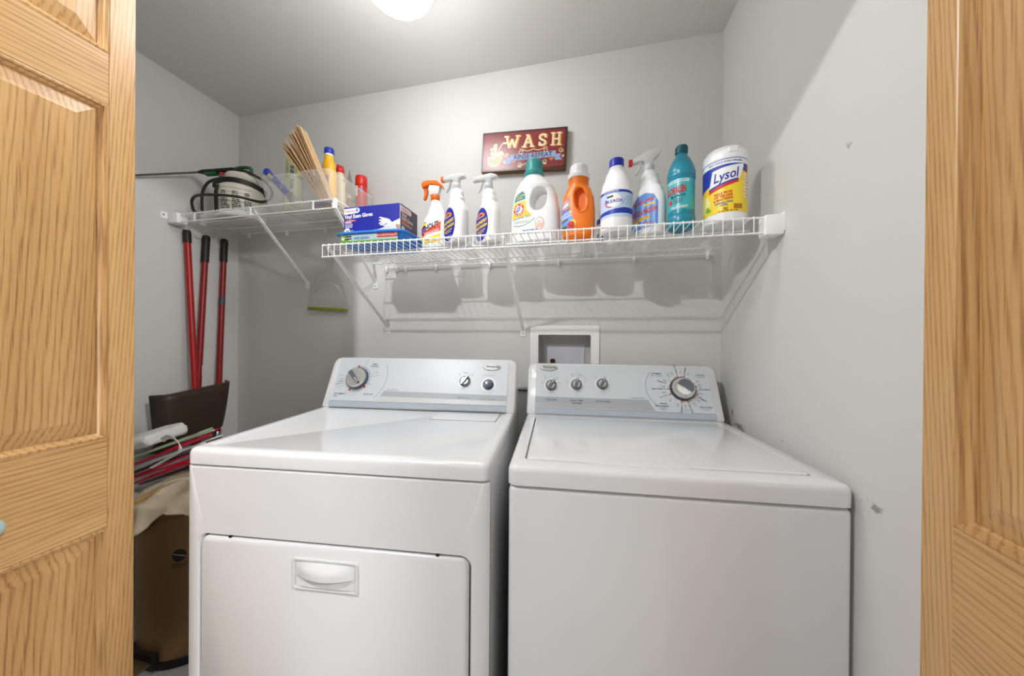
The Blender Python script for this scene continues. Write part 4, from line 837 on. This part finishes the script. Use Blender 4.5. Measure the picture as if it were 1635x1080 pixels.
decal('tub_picture', join2(*[stroke2([(-.153+i*.0075, -.030+max(0, i-2)*.003), (-.151+i*.0068, -.060+abs(i-4)*.001)], .0026) for i in range(9)]), S, .0011, mat('sign tub shade', (140, 104, 84), .4), t)
decal('tub_picture', join2(poly2([(-.132, -.030), (-.118, -.024), (-.118, .034), (-.130, .034)]), stroke2([(-.112, .002), (-.094, .034), (-.080, .034)], .004), rect2(-.092, .031, -.076, .039), *[ell2(-.150+.03*random.random(), -.02+.05*random.random(), .005, .006, 10) for _ in range(12)]), S, .0010, CRM, t)

# ================================================================== corner shelf: pump sprayer
ZC = ZL+.0055
HOSE = mat('black hose', (40, 34, 28), .5); GREEN = mat('sprayer green', (24, 104, 58), .4); TANK = mat('milky tank plastic', (226, 220, 206), .4, var=.03)
t = thing('pump_sprayer', 'milky white garden pump sprayer with a green handle and black hose', 'sprayer', (-2.150, -.165, ZC), 0)
L = Loft([(0, .090, .090), (.006, .096, .096), (.10, .098, .098), (.135, .094, .094), (.165, .078, .078), (.178, .062, .062), (.182, .054, .054)], 4); obj('tank', L.mesh(44), TANK, t, 50)
obj('filler_funnel', Loft([(.176, .056, .056), (.186, .064, .060), (.200, .068, .062), (.214, .060, .056), (.220, .044, .042)], 3).mesh(36), TANK, t, 50)
hp = spline([(.052, 0, .216), (.060, 0, .236), (.050, 0, .250), (.0, 0, .258), (-.050, 0, .252), (-.060, 0, .238), (-.052, 0, .222)], 6)
obj('handle', join(tube(hp, .0075, 8), tube([(.054, 0, .219), (-.010, 0, .222)], .007, 8), lathe([(.014, .212), (.014, .232), (.006, .234), (.006, .250)], 16)), GREEN, t, 50)
ol = [Vector((.0985*math.cos(a), .0985*math.sin(a), .150+.018*math.sin(a+2.2))) for a in [math.radians(200+i*8) for i in range(21)]]
def ribbon(P, up, w, th=.002):
    V = []; F = []
    for p in P:
        q = Vector((p.x, p.y, 0)).normalized(); V += [p-up*w/2, p+up*w/2, p+up*w/2+q*th, p-up*w/2+q*th]
    for i in range(len(P)-1):
        for k in range(4): F.append((4*i+k, 4*i+(k+1) % 4, 4*i+4+(k+1) % 4, 4*i+4+k))
    F += [(0, 1, 2, 3), tuple(range(4*len(P)-4, 4*len(P)))]; return V, F
def skin(a, z, off=.002):
    s = L.at(z); return Vector(((s[1]+off)*math.cos(a), (s[2]+off)*math.sin(a), z))
obj('strap', ribbon([skin(math.radians(240+i*7.5), .144+.016*math.sin(PI*i/20), .009) for i in range(21)], Vector((0, 0, 1)), .022, .003), DARK, t, 40)
obj('strap', join(*[tube([skin(math.radians(a), .005+i*.016, .002) for i in range(9)], .0025, 6) for a in range(253, 269, 2)]), DARK, t, 40)
for a in (236, 392): obj('strap_lug', tf(box(-.006, .006, -.008, .008, -.014, .014, .002, 1), Matrix.Translation(skin(math.radians(a), .145, .008)) @ Matrix.Rotation(math.radians(a), 4, 'Z')), GREEN, t)
obj('relief_valve', join(lathe([(.011, .172), (.012, .176), (.012, .196), (.007, .198)], 16, (-.046, -.052, 0))), GREEN, t, 40)
obj('valve_button', lathe([(.006, .196), (.006, .202), (.011, .205), (.011, .210)], 16, (-.046, -.052, 0)), PR, t, 40)
S = lambda u, v, off: Vector(((.0985+off)*math.sin(u/.0985+.42), -(.0985+off)*math.cos(u/.0985+.42), v))
pm = mat('sprayer print', (54, 50, 48), .6)
decal('instructions', join2(*[lines2(-.03+c*.045, .008+c*.045, [.026+.0085*i for i in range(10)], .0045, .5) for c in range(3)]), S, .0006, pm, t)
decal('instructions', join2(stroke2([(-.035, .12), (.085, .12)], .0014), stroke2([(-.035, .12), (-.035, .018)], .0014), *[stroke2([(-.035, .10-i*.02), (.085, .10-i*.02)], .001) for i in range(4)]), S, .0005, pm, t, .01)
# hose: from the valve, down in a loop round the tank and up to the wand
hs = spline([(-.054, -.052, .188), (-.098, -.050, .186), (-.122, -.062, .165), (-.138, -.070, .125), (-.136, -.075, .08), (-.120, -.085, .035), (-.104, -.095, .010), (-.126, -.110, .012), (-.134, -.116, .050), (-.118, -.120, .072), (-.060, -.134, .072), (.020, -.136, .066), (.100, -.095, .068), (.138, -.010, .076), (.130, .045, .130), (.104, .042, .190), (.058, -.020, .222), (.012, -.042, .224)], 7)
obj('hose', tube(hs, .0058, 8), HOSE, t, 60)
# wand: grip and lever, then the long lance to the front along the wall
w0 = Vector((.010, -.045, .224)); w1 = Vector((-.182, -.060, .224)); w2 = Vector((-.214, -.30, .092))
def axis_tf(vf, a, b):
    d = (b-a).normalized(); x = Vector((0, 0, 1)).cross(d).normalized(); y = d.cross(x); return [a+x*p.x+y*p.y+d*p.z for p in vf[0]], vf[1]
gp = [(.009, 0)]+[(.0095 if i % 2 else .0108, .006+i*.005) for i in range(20)]+[(.0098, .110), (.0105, .125), (.0105, .165), (.006, .190)]
obj('wand_grip', axis_tf(lathe(gp, 14), w0, w1), DARK, t, 40)
obj('wand_lever', axis_tf(box(-.010, .010, -.020, -.006, .085, .150, .003, 2), w0, w1), GREEN, t, 40)
obj('lance', tube([w1+Vector((.004, 0, 0)), w1+Vector((-.010, -.012, -.006)), w2], .0042, 8), mat('brown lance', (74, 60, 46), .4), t, 60)

# ================================================================== corner shelf: two clear bins and what is in them
BIN = mat('clear bin plastic', (232, 230, 226), .25, var=.02, alpha=.17)
def bin_(label, x0, x1, y0, y1, h):
    t = thing('storage_bin', label, 'bin', ((x0+x1)/2, (y0+y1)/2, ZC), 0, 'clear storage bins on the corner shelf'); W, D = (x1-x0)/2, (y1-y0)/2; k = .86; th = .0018; n = 6
    def rr(s, e): return rrect(-W*s+e, -D*s+e, W*s-e, D*s-e, .022, n)
    R = [[(x, y, .001) for x, y in rr(k, 0)], [(x, y, h*.5) for x, y in rr((1+k)/2, 0)], [(x, y, h) for x, y in rr(.985, 0)], [(x, y, h) for x, y in rr(.985, th)], [(x, y, h*.5) for x, y in rr((1+k)/2, th)], [(x, y, .003) for x, y in rr(k, th)]]
    m = len(R[0]); V = [Vector(p) for r in R for p in r]; F = [(j*m+i, j*m+(i+1) % m, (j+1)*m+(i+1) % m, (j+1)*m+i) for j in range(5) for i in range(m)]+[tuple(range(m)), tuple(range(5*m, 6*m))]
    obj('tub', (V, F), BIN, t, 40)
    O = rrect(-W, -D, W, D, .024, n); I = rrect(-W*.985+.001, -D*.985+.001, W*.985-.001, D*.985-.001, .021, n)
    obj('rim', ringprism(O, I, h-.006, h+.003), BIN, t, 40)
    obj('handle_recess', ringprism(rrect(-.035, h*.62, .035, h*.82, .005, 3), rrect(-.032, h*.65, .032, h*.79, .004, 3), -D*.96-.003, -D*.96, 'y'), BIN, t)
    return t
bin_('clear plastic bin holding the wood sticks and spray can', -1.681, -1.527, -.306, -.010, .118)
bin_('clear plastic bin holding a blue tool, next to the pump sprayer', -1.872, -1.692, -.312, -.014, .112)
ZB = ZC+.0045
def set_dir(o, a, b, roll=0):
    d = (Vector(b)-Vector(a)).normalized(); o.location = a; o.rotation_mode = 'QUATERNION'; o.rotation_quaternion = d.to_track_quat('Z', 'Y') @ Matrix.Rotation(roll, 3, 'Z').to_quaternion()
# stir sticks
sm = [mat('stick wood %d' % i, c, .7, var=.14, scale=90) for i, c in enumerate(((196, 156, 112), (182, 140, 98), (206, 170, 128)))]
stk = obj('wood_stick', box(-.0022, .0022, -.008, .008, 0, .36, .0005, 1), sm[0]); meshes = [stk.data]
for k in (1, 2):
    me = stk.data.copy(); me.materials.clear(); me.materials.append(sm[k]); meshes.append(me)
ZT = (1.985, 1.998, 2.010, 2.040, 2.036, 2.046, 2.062, 2.066, 2.060)
for i in range(18):
    o = stk if i == 0 else bpy.data.objects.new('wood_stick', meshes[(i*7) % 3])
    if i: COL.objects.link(o)
    row = i % 9; lay = i//9
    a = Vector((-1.5905+.0052*row, -.271+.018*lay, ZB+.004)); top = Vector((-1.768+.0112*row+.0050*lay, -.292+.018*lay, ZT[row]-.008*lay))
    d = (top-a).normalized(); y = Vector((0, 1, 0)); x = y.cross(d).normalized(); y = d.cross(x)
    o.matrix_world = Matrix(((x.x, y.x, d.x, a.x), (x.y, y.y, d.y, a.y), (x.z, y.z, d.z, a.z), (0, 0, 0, 1))) @ Matrix.Diagonal((1, 1, (top-a).length/.36, 1))
    tag(o, 'thin pale wooden stick leaning in the bundle in the clear bin', 'stick', 'bundle of wooden sticks')
# yellow bottle
t = thing('squeeze_bottle', 'yellow bottle with a blue cap behind the bundle of wooden sticks', 'bottle', (-1.632, -.188, ZB), 0)
YB = mat('yellow bottle plastic', (246, 184, 36), .35)
obj('bottle', Loft([(0, .030, .022), (.006, .034, .026), (.15, .034, .026), (.19, .028, .024), (.225, .018, .018), (.238, .0165, .0165)], 4).mesh(32), YB, t, 50)
obj('neck_ring', lathe([(.017, .236), (.018, .238), (.018, .243)], 24), BW, t, 40); obj('cap', lathe([(.019, .243), (.020, .245), (.020, .266), (.018, .269)], 28), mat('blue cap', (38, 56, 168), .4), t, 40)
S = plane((0, -.0270, 0), (1, 0, 0), (0, 0, 1)); decal('label', rect2(-.022, .04, .022, .14), S, .0005, mat('faded label', (150, 140, 160), .6), t)
# cream bottle with red cap
t = thing('glue_bottle', 'cream bottle with a red flip cap, beside the pointed trowel', 'bottle', (-1.638, -.115, ZB), 0)
obj('bottle', Loft([(0, .026, .020), (.005, .030, .023), (.12, .030, .023), (.165, .024, .020), (.195, .016, .016), (.200, .014, .014)], 4).mesh(30), mat('cream plastic', (224, 208, 176), .4), t, 50)
obj('cap', join(lathe([(.016, .198), (.0175, .200), (.0175, .218), (.0165, .220)], 24), box(-.014, -.002, -.008, .008, .219, .238, .002, 1), box(.004, .013, -.008, .008, .219, .231, .002, 1)), PR, t, 40)
# red spray can
t = thing('spray_can', 'red aerosol can with a red cap at the back of the clear bin', 'can', (-1.566, -.062, ZB), 0)
obj('can', lathe([(.0235, 0), (.0255, .003), (.0255, .150), (.024, .156), (.018, .162)], 32), mat('red can paint', (206, 44, 34), .3), t, 40); obj('cap', lathe([(.0262, .154), (.0268, .156), (.0262, .196), (.024, .200)], 32), mat('red cap', (214, 40, 28), .35), t, 40)
S = cyl(.0256); decal('label', rect2(-.036, .10, .0, .148), S, .0004, PW, t, .005); decal('label_print', rect2(.012, .118, .024, .134), S, .0006, PLB, t, .005)
# pointed trowel
t = thing('pointed_trowel', 'grey pointed trowel standing blade up next to the red aerosol can', 'trowel', (-1.590, -.112, ZB), .3)
obj('blade', prism([(-.016, .105), (.016, .105), (.019, .120), (.010, .165), (0, .212), (-.010, .165), (-.019, .120)], -.0007, .0007, 'y'), STEEL, t); obj('tang', tube([(0, 0, .075), (0, .006, .090), (0, 0, .108)], .004, 8), STEEL, t, 50); obj('handle', lathe([(.010, 0), (.013, .004), (.012, .045), (.009, .078)], 16), mat('worn wood grip', (150, 110, 70), .6), t, 50)
# flat brush with blue handle
t = thing('scrub_brush', 'blue-handled brush with tan bristles lying in the clear bin', 'brush', (-1.628, -.231, ZB+.008), 0)
obj('handle', prism([(-.030, -.007), (.035, -.010), (.062, -.010), (.062, .010), (.035, .010), (-.030, .007), (-.036, 0)], -.006, .006, 'z', .002, 1), mat('blue handle plastic', (52, 66, 168), .4), t, 40)
bh = obj('bristle_tuft', join(*[tube([(dx, dy, .005), (dx*1.15, dy*1.15, .024)], .0012, 5) for dx in (-.002, .002) for dy in (-.002, .002)]), mat('tan bristle', (176, 140, 90), .8), t)
bh.location = (.040, -.006, 0)
for i in range(1, 9): inst(bh, 'bristle_tuft', t, (.038+.007*(i % 3), -.006+.006*(i//3), 0))
# tall printed carton
t = thing('long_carton', 'pale green printed carton standing between the two clear bins', 'box', (-1.818, -.195, ZC+.0075), .35, rot=(-.03, 0, .30))
obj('carton', box(-.026, .026, -.018, .018, 0, .255, .001, 1), mat('pale green card', (222, 226, 178), .6, var=.05), t)
S = plane((0, -.018, 0), (1, 0, 0), (0, 0, 1)); decal('side_lettering', join2(*[at2(text2d(w_, .021, .03), .004, z_, PI/2) for w_, z_ in (('TXTX', .07), ('TXTX', .135), ('TXTX', .20))]) if False else join2(*[at2(lines2(-.022, .022, (-.004, .004), .006), .004, z_, PI/2) for z_ in (.06, .12, .185)]), S, .0004, mat('carton blue ink', (84, 110, 120), .6), t)
decal('side_print', lines2(-.022, -.012, [.15+.006*i for i in range(14)], .002), S, .0004, INKL, t)
# blue tool
t = thing('putty_knife', 'blue-handled tool leaning in the clear bin beside the pump sprayer', 'tool', (-1.735, -.10, ZC+.006), 0)
obj('handle', prism([(-.013, .05), (.013, .05), (.015, .10), (.012, .150), (.016, .168), (.004, .176), (-.014, .170), (-.011, .10)], -.008, .008, 'y', .002, 1), MATS['blue handle plastic'], t, 40)
obj('blade', prism([(-.012, .052), (.012, .052), (.024, .002), (-.024, .002)], -.0008, .0008, 'y'), STEEL, t)
S = plane((0, -.008, 0), (1, 0, 0), (0, 0, 1)); decal('handle_print', join2(rect2(-.006, .125, .008, .150), rect2(-.007, .075, .007, .080)), S, .0004, mat('tool print yellow', (206, 186, 90), .5), t)
t.rotation_euler = (.25, -.72, 0)
t.location = (-1.735, -.258, ZC+.018)

# ================================================================== brooms, mop and dustpan against the side wall
RED = mat('red enamelled tube', (168, 24, 28), .35, var=.06); RED2 = mat('dark red enamelled tube', (140, 26, 28), .35, var=.06); GRIP = mat('black ribbed grip', (34, 30, 26), .5)
def pole(root, a, b, r, m, grip, name='handle'):
    a, b = Vector(a), Vector(b); d = (a-b).normalized()
    obj(name, tube([b, a-d*grip*.4], r, 14), m, root, 50)
    L_ = grip; gp = [(r*1.25, 0), (r*1.3, .004)]
    n = int(L_/.009)-3
    for i in range(max(n, 1)): gp.append((r*(1.32 if i % 2 else 1.18), .008+i*.009))
    gp += [(r*1.3, L_-.016), (r*1.2, L_-.006), (r*.7, L_)]
    g = obj('grip', axis_tf(lathe(gp if name != 'plain' else [(r*1.2, 0), (r*1.22, L_-.012), (r*1.1, L_-.003), (r*.5, L_)], 16), a-d*L_, a), GRIP, root, 40); return g
# lobby dustpan
t = thing('lobby_dustpan', 'dark brown upright dustpan with a red pole, leaning on the side wall', 'dustpan', (0, 0, 0))
pole(t, (-2.363, -.250, 1.690), (-2.262, -.262, .60), .0125, RED, .060, 'plain')
obj('hang_hole', axis_tf(tf(prism(rrect(-.004, -.012, .004, .012, .004, 4), -.001, .001, 'x'), Matrix.Identity(4)), Vector((-2.3465, -.252, 1.672)), Vector((-2.3465, -.252, 2))), mat('hole grey', (190, 188, 184), .7), t)
PAN = mat('dark brown pan plastic', (58, 42, 30), .5, var=.12, scale=40)
V = []; F = []; nu, nv = 14, 12
for j in range(nv+1):
    v = j/nv
    for i in range(nu+1):
        u = i/nu*2-1; wv = .110+.034*v**.7; e = max(0, abs(u)-.80)/.20
        y = -.290+u*wv; z = .700+v*.250+(-.012*u)*0; x = -2.214-.020*(1-v)**2-.055*e**1.6-(.05*max(0, .16-v)/.16)
        z += .014*u
        V.append(Vector((x, y, z)))
F = [(j*(nu+1)+i, j*(nu+1)+i+1, (j+1)*(nu+1)+i+1, (j+1)*(nu+1)+i) for j in range(nv) for i in range(nu)]
pan = obj('pan', (V, F), PAN, t, 60); sdf = pan.modifiers.new('thick', 'SOLIDIFY'); sdf.thickness = .004; sdf.offset = -1
obj('pan_lip', tube([V[nv*(nu+1)+i]+Vector((.001, 0, .002)) for i in range(nu+1)], .005, 6), mat('pan lip brown', (74, 56, 42), .5), t, 50)
# broom
t = thing('push_broom', 'dark red broom pole with a black ribbed grip, between dustpan pole and mop', 'broom', (0, 0, 0))
pole(t, (-2.365, -.168, 1.690), (-2.318, -.255, .40), .0125, RED2, .135)
obj('pole_label', axis_tf(lathe([(.0131, 0), (.0131, .045)], 16), Vector((-2.342, -.209, 1.0)), Vector((-2.343, -.205, 1.05))), mat('label white', (222, 222, 218), .5), t, 50)
obj('head', box(-2.345, -2.285, -.40, -.11, .36, .405, .006, 2), DARK, t, 40)
tu = obj('bristle_tuft', join(*[tube([(dx*.008, dy*.008, .36), (dx*.012, dy*.012, .255)], .0018, 5) for dx in (-1, 0, 1) for dy in (-1, 0, 1)]), mat('broom bristle', (60, 58, 60), .8), t); tu.location = (-2.315, -.385, 0)
for i in range(1, 13): inst(tu, 'bristle_tuft', t, (-2.315, -.385+i*.0215, 0))
# mop
t = thing('string_mop', 'string mop with a red pole and black grip, nearest the corner', 'mop', (0, 0, 0))
pole(t, (-2.367, -.084, 1.697), (-2.330, -.140, .70), .0125, RED2, .120)
obj('pole_label', axis_tf(lathe([(.0131, 0), (.0131, .042)], 16), Vector((-2.3525, -.105, 1.35)), Vector((-2.353, -.103, 1.40))), mat('label dark', (70, 80, 84), .5), t, 50)
obj('ferrule', axis_tf(lathe([(.016, 0), (.018, .010), (.0165, .05), (.0145, .055)], 18), Vector((-2.3285, -.142, .655)), Vector((-2.330, -.140, .71))), STEEL, t, 50)
obj('collar', axis_tf(lathe([(.0148, .052), (.016, .054), (.0148, .066)], 18), Vector((-2.3285, -.142, .655)), Vector((-2.330, -.140, .71))), RED, t, 50)
STR = mat('mop cotton', (206, 182, 132), .9, var=.12, scale=120)
obj('binding', tf(lathe([(.020, -.012), (.030, -.006), (.030, .008), (.020, .014)], 20), Matrix.Translation((-2.328, -.142, .650))), STR, t, 60)
for i in range(26):
    a = 2*PI*i/26+.1*random.random(); r_ = .05+.022*random.random(); cx, cy = -2.325, -.142
    dx, dy = math.cos(a), math.sin(a); dx = dx*.6
    obj('mop_string', tube(spline([(cx+dx*.012, cy+dy*.012, .652), (cx+dx*.045, cy+dy*.045, .635), (cx+dx*(r_+.015), cy+dy*(r_+.015), .58), (cx+dx*r_*1.15, cy+dy*r_*1.15, .46+.06*random.random())], 4), .0065, 6), STR, t, 60)

# ================================================================== step can with cloth, hangers and towel
CX, CY, CR, CH = -2.045, -.385, .185, .565
t = thing('step_can', 'brushed metal pedal bin with a black base, beside the dryer', 'bin', (CX, CY, 0), 0)
BM = mat('brushed steel brown reflection', (156, 122, 82), .38, metal=.75, var=.06, scale=60)  # brown reflection on the stainless steel is put into the base colour
obj('body', lathe([(CR, .030), (CR, CH-.03), (CR-.004, CH-.024)], 64), BM, t, 40)
obj('base', lathe([(CR-.006, 0), (CR+.003, .003), (CR+.004, .028), (CR-.002, .032)], 64), DARK, t, 40)
obj('lid', lathe([(CR+.002, CH-.028), (CR+.002, CH-.008), (CR-.02, CH+.004), (.01, CH+.010)], 64), BM, t, 40)
obj('pedal_housing', box(-.085, .055, -CR-.010, -CR+.030, .010, .066, .004, 2), DARK, t, 40)
obj('pedal', join(box(-.075, .045, -CR-.060, -CR+.010, .030, .042, .004, 2)), mat('pedal steel', (140, 120, 92), .3, metal=.8), t, 40)
S = cyl(CR, .62); em = decal('emblem', ell2(0, .402, .019, .022, 28), S, .0006, mat('emblem brown', (52, 36, 24), .5), t, .006); decal('emblem_print', ring2(0, .402, .019, .022, .004, 28), S, .0010, PK, em); decal('emblem_print', stroke2([(-.016, .410), (.018, .396)], .002), S, .0012, CRM, em)
decal('lettering', join2(at2(text2d('Fingerprint', .0095, .01), 0, .372), at2(text2d('Resistant', .0095, .01), 0, .362)), S, .0008, PK, t)
# draped cloth
def clothz(x, y): return noise.noise(Vector((x*9, y*9, 1.3)))*.022+noise.noise(Vector((x*22, y*22, 4.1)))*.010
CLM = mat('beige canvas', (236, 218, 186), .85, var=.10, scale=14, bump=.5, bscale=500)
V = []; F = []; nr, na = 22, 72
for j in range(nr+1):
    k = j/nr
    for i in range(na):
        a = 2*PI*i/na; R_ = CR+.006
        if k < .72: r = R_*k/.72; z = CH+.016+.05*(1-(k/.72)**2)+clothz(r*math.cos(a), r*math.sin(a))
        else:
            d = (k-.72)/.28; drop = .055+.030*math.sin(a*3+1)+.018*math.sin(a*7); r = R_+.010*math.sin(a*11)*d+.014*d+.006*math.sin(a*23)*d; z = CH+.016-drop*d+clothz(r*math.cos(a), r*math.sin(a))*(1-d)
        V.append(Vector((r*math.cos(a), r*math.sin(a), z)))
for j in range(nr):
    for i in range(na): F.append((j*na+i, j*na+(i+1) % na, (j+1)*na+(i+1) % na, (j+1)*na+i))
o = obj('canvas_cloth', (V, F), CLM, None, 70, (CX, CY, 0)); sdf = o.modifiers.new('thick', 'SOLIDIFY'); sdf.thickness = .003; sdf.offset = 1
tag(o, 'crumpled beige canvas cloth draped over the pedal bin', 'cloth')
pt = decal('printed_patch', poly2([(.045*math.cos(a)*(1+.1*math.sin(3*a)), .03*math.sin(a)) for a in [2*PI*i/20 for i in range(20)]]), lambda u, v, off: Vector((-.055+u, -.150+v*1.2, CH+.040+clothz(-.055+u, -.150+v*1.2)-v*.12*0+off+.05*(1-(((-.055+u)**2+(-.150+v*1.2)**2)/(CR+.006)**2))-.024)), .004, mat('tan patch', (206, 170, 110), .85), o, .012)
# hangers
HC = {'red': mat('red hanger plastic', (206, 26, 62), .35), 'white': mat('white hanger plastic', (236, 236, 236), .35), 'dark': mat('dark brown hanger plastic', (50, 38, 28), .4), 'green': mat('pale green hanger plastic', (170, 190, 160), .4)}
def hanger_mesh(w=.20, h=.10, r=.0042):
    sh = spline([(0, h, 0), (.03, h-.008, 0), (w*.6, h*.42, 0), (w-.012, .018, 0), (w, .006, 0), (w-.012, 0, 0), (0, 0, 0), (-w+.012, 0, 0), (-w, .006, 0), (-w+.012, .018, 0), (-w*.6, h*.42, 0), (-.03, h-.008, 0)], 4, True)
    hk = spline([(0, h-.002, 0), (0, h+.022, 0), (.012, h+.032, 0), (.026, h+.046, 0), (.022, h+.072, 0), (0, h+.082, 0), (-.022, h+.072, 0), (-.027, h+.058, 0)], 4)
    return tube(sh, r, 7, True), tube(hk, r*.8, 7)
hm = hanger_mesh(); src = {}
seq = [('dark', 'lowest in the pile'), ('red', 'second from the bottom of the pile'), ('red', 'third from the bottom of the pile'), ('dark', 'in the middle of the pile'), ('white', 'just above the middle of the pile'), ('red', 'second from the top of the pile'), ('green', 'on top of the pile under the towel')]
for i, (c, wd) in enumerate(seq):
    t = thing('clothes_hanger', '%s plastic clothes hanger %s on the bin' % ({'dark': 'dark brown', 'red': 'red', 'white': 'white', 'green': 'pale green'}[c], wd), 'hanger', (CX-.01+.006*(i % 3), CY-.105-.004*i, CH+.098+i*.0185), 0, 'hangers piled on the pedal bin')
    if c in src:
        a, b = src[c]; inst(a, 'frame', t, (0, 0, 0)); inst(b, 'hook', t, (0, 0, 0))
    else: src[c] = (obj('frame', hm[0], HC[c], t, 60), obj('hook', hm[1], HC[c], t, 60))
    t.rotation_euler = (.10+.05*(i % 3), -.33-.03*(i % 2), .10+.12*((i*5) % 4-1.5))
# white curved strip hanger part standing up from the pile
t = thing('curved_strip', 'white curved plastic strip standing above the hanger pile', 'strip', (-1.965, -.55, .825), 0)
P = spline([(-.035, 0, -.010), (.0, -.004, .006), (.030, -.004, .002), (.052, 0, -.022), (.040, .004, -.046), (.015, .004, -.060), (-.09, .0, -.115)], 6); V = []; F = []
for i, p in enumerate(P):
    k = i/len(P); wv = .0035 if k > .55 else .0085
    V += [p+Vector((0, -.004, wv)), p+Vector((0, .004, -wv)), p+Vector((.001, .0055, -wv)), p+Vector((.001, -.0025, wv))]
F = [(4*i+k, 4*i+(k+1) % 4, 4*i+4+(k+1) % 4, 4*i+4+k) for i in range(len(P)-1) for k in range(4)]+[(0, 1, 2, 3), tuple(range(len(V)-4, len(V)))]
obj('strip', (V, F), WHITE, t, 50)
# towel
bmv = box(-.12, .10, -.075, .075, -.024, .024, .018, 4); bm = to_bm(bmv); bmesh.ops.subdivide_edges(bm, edges=bm.edges[:], cuts=2, use_grid_fill=True); V, F = from_bm(bm)
V = [v+Vector((0, 0, .012*noise.noise(v*14)))+Vector((1, 1, 1))*.003*noise.noise(v*90) for v in V]
o = obj('folded_towel', (V, F), mat('white terry', (238, 236, 232), .95, var=.05, scale=60, bump=1, bscale=700), None, 80, (-2.185, -.49, .786), (.1, -.30, .15)); tag(o, 'folded white terry towel on top of the hanger pile', 'towel')

# ================================================================== clear dustpan hanging on the back wall
t = thing('hand_dustpan', 'clear plastic hand dustpan with a lime green edge hanging on the back wall', 'dustpan', (-1.792, -.004, 1.455), rot=(0, .055, 0))
CLR = mat('clear dustpan plastic', (222, 224, 216), .15, var=.02, alpha=.22)
half = [(.012, .170), (.017, .150), (.016, .110), (.020, .080), (.050, .060), (.085, .025), (.104, -.03), (.112, -.085), (.115, -.120)]
out = [(x, z) for x, z in half]+[(-x, z) for x, z in reversed(half)]
obj('pan', prism(out, -.006, -.002, 'y'), CLR, t)
rim = [(x, -.010, z) for x, z in half]; obj('rim', join(tube(spline(rim, 4), .0045, 6), tube(spline([(-x, y, z) for x, y, z in rim], 4), .0045, 6)), CLR, t, 60)
obj('inner_ridge', tube(spline([(-.085, -.010, -.05), (-.06, -.012, -.01), (0, -.013, .008), (.06, -.012, -.01), (.085, -.010, -.05)], 6), .0035, 6), CLR, t, 60)
obj('crease', tube([(-.108, -.008, -.082), (.108, -.008, -.090)], .002, 6), CLR, t, 60)
obj('edge_strip', box(-.117, .117, -.013, -.001, -.132, -.118, .002, 1), mat('lime rubber', (140, 150, 34), .5), t, 40)
obj('hook', tube([(0, -.001, .160), (0, -.012, .160), (0, -.016, .164)], .0025, 6), STEEL, t)

# ---- cord between the consoles
o = obj('power_cord', tube(spline([(-.86, -.006, .966), (-.81, -.005, .960), (-.75, -.005, .9585), (-.69, -.006, .958)], 6), .0028, 8), DARK, None, 60); tag(o, 'thin black cord along the back wall between dryer and washer consoles', 'cord')
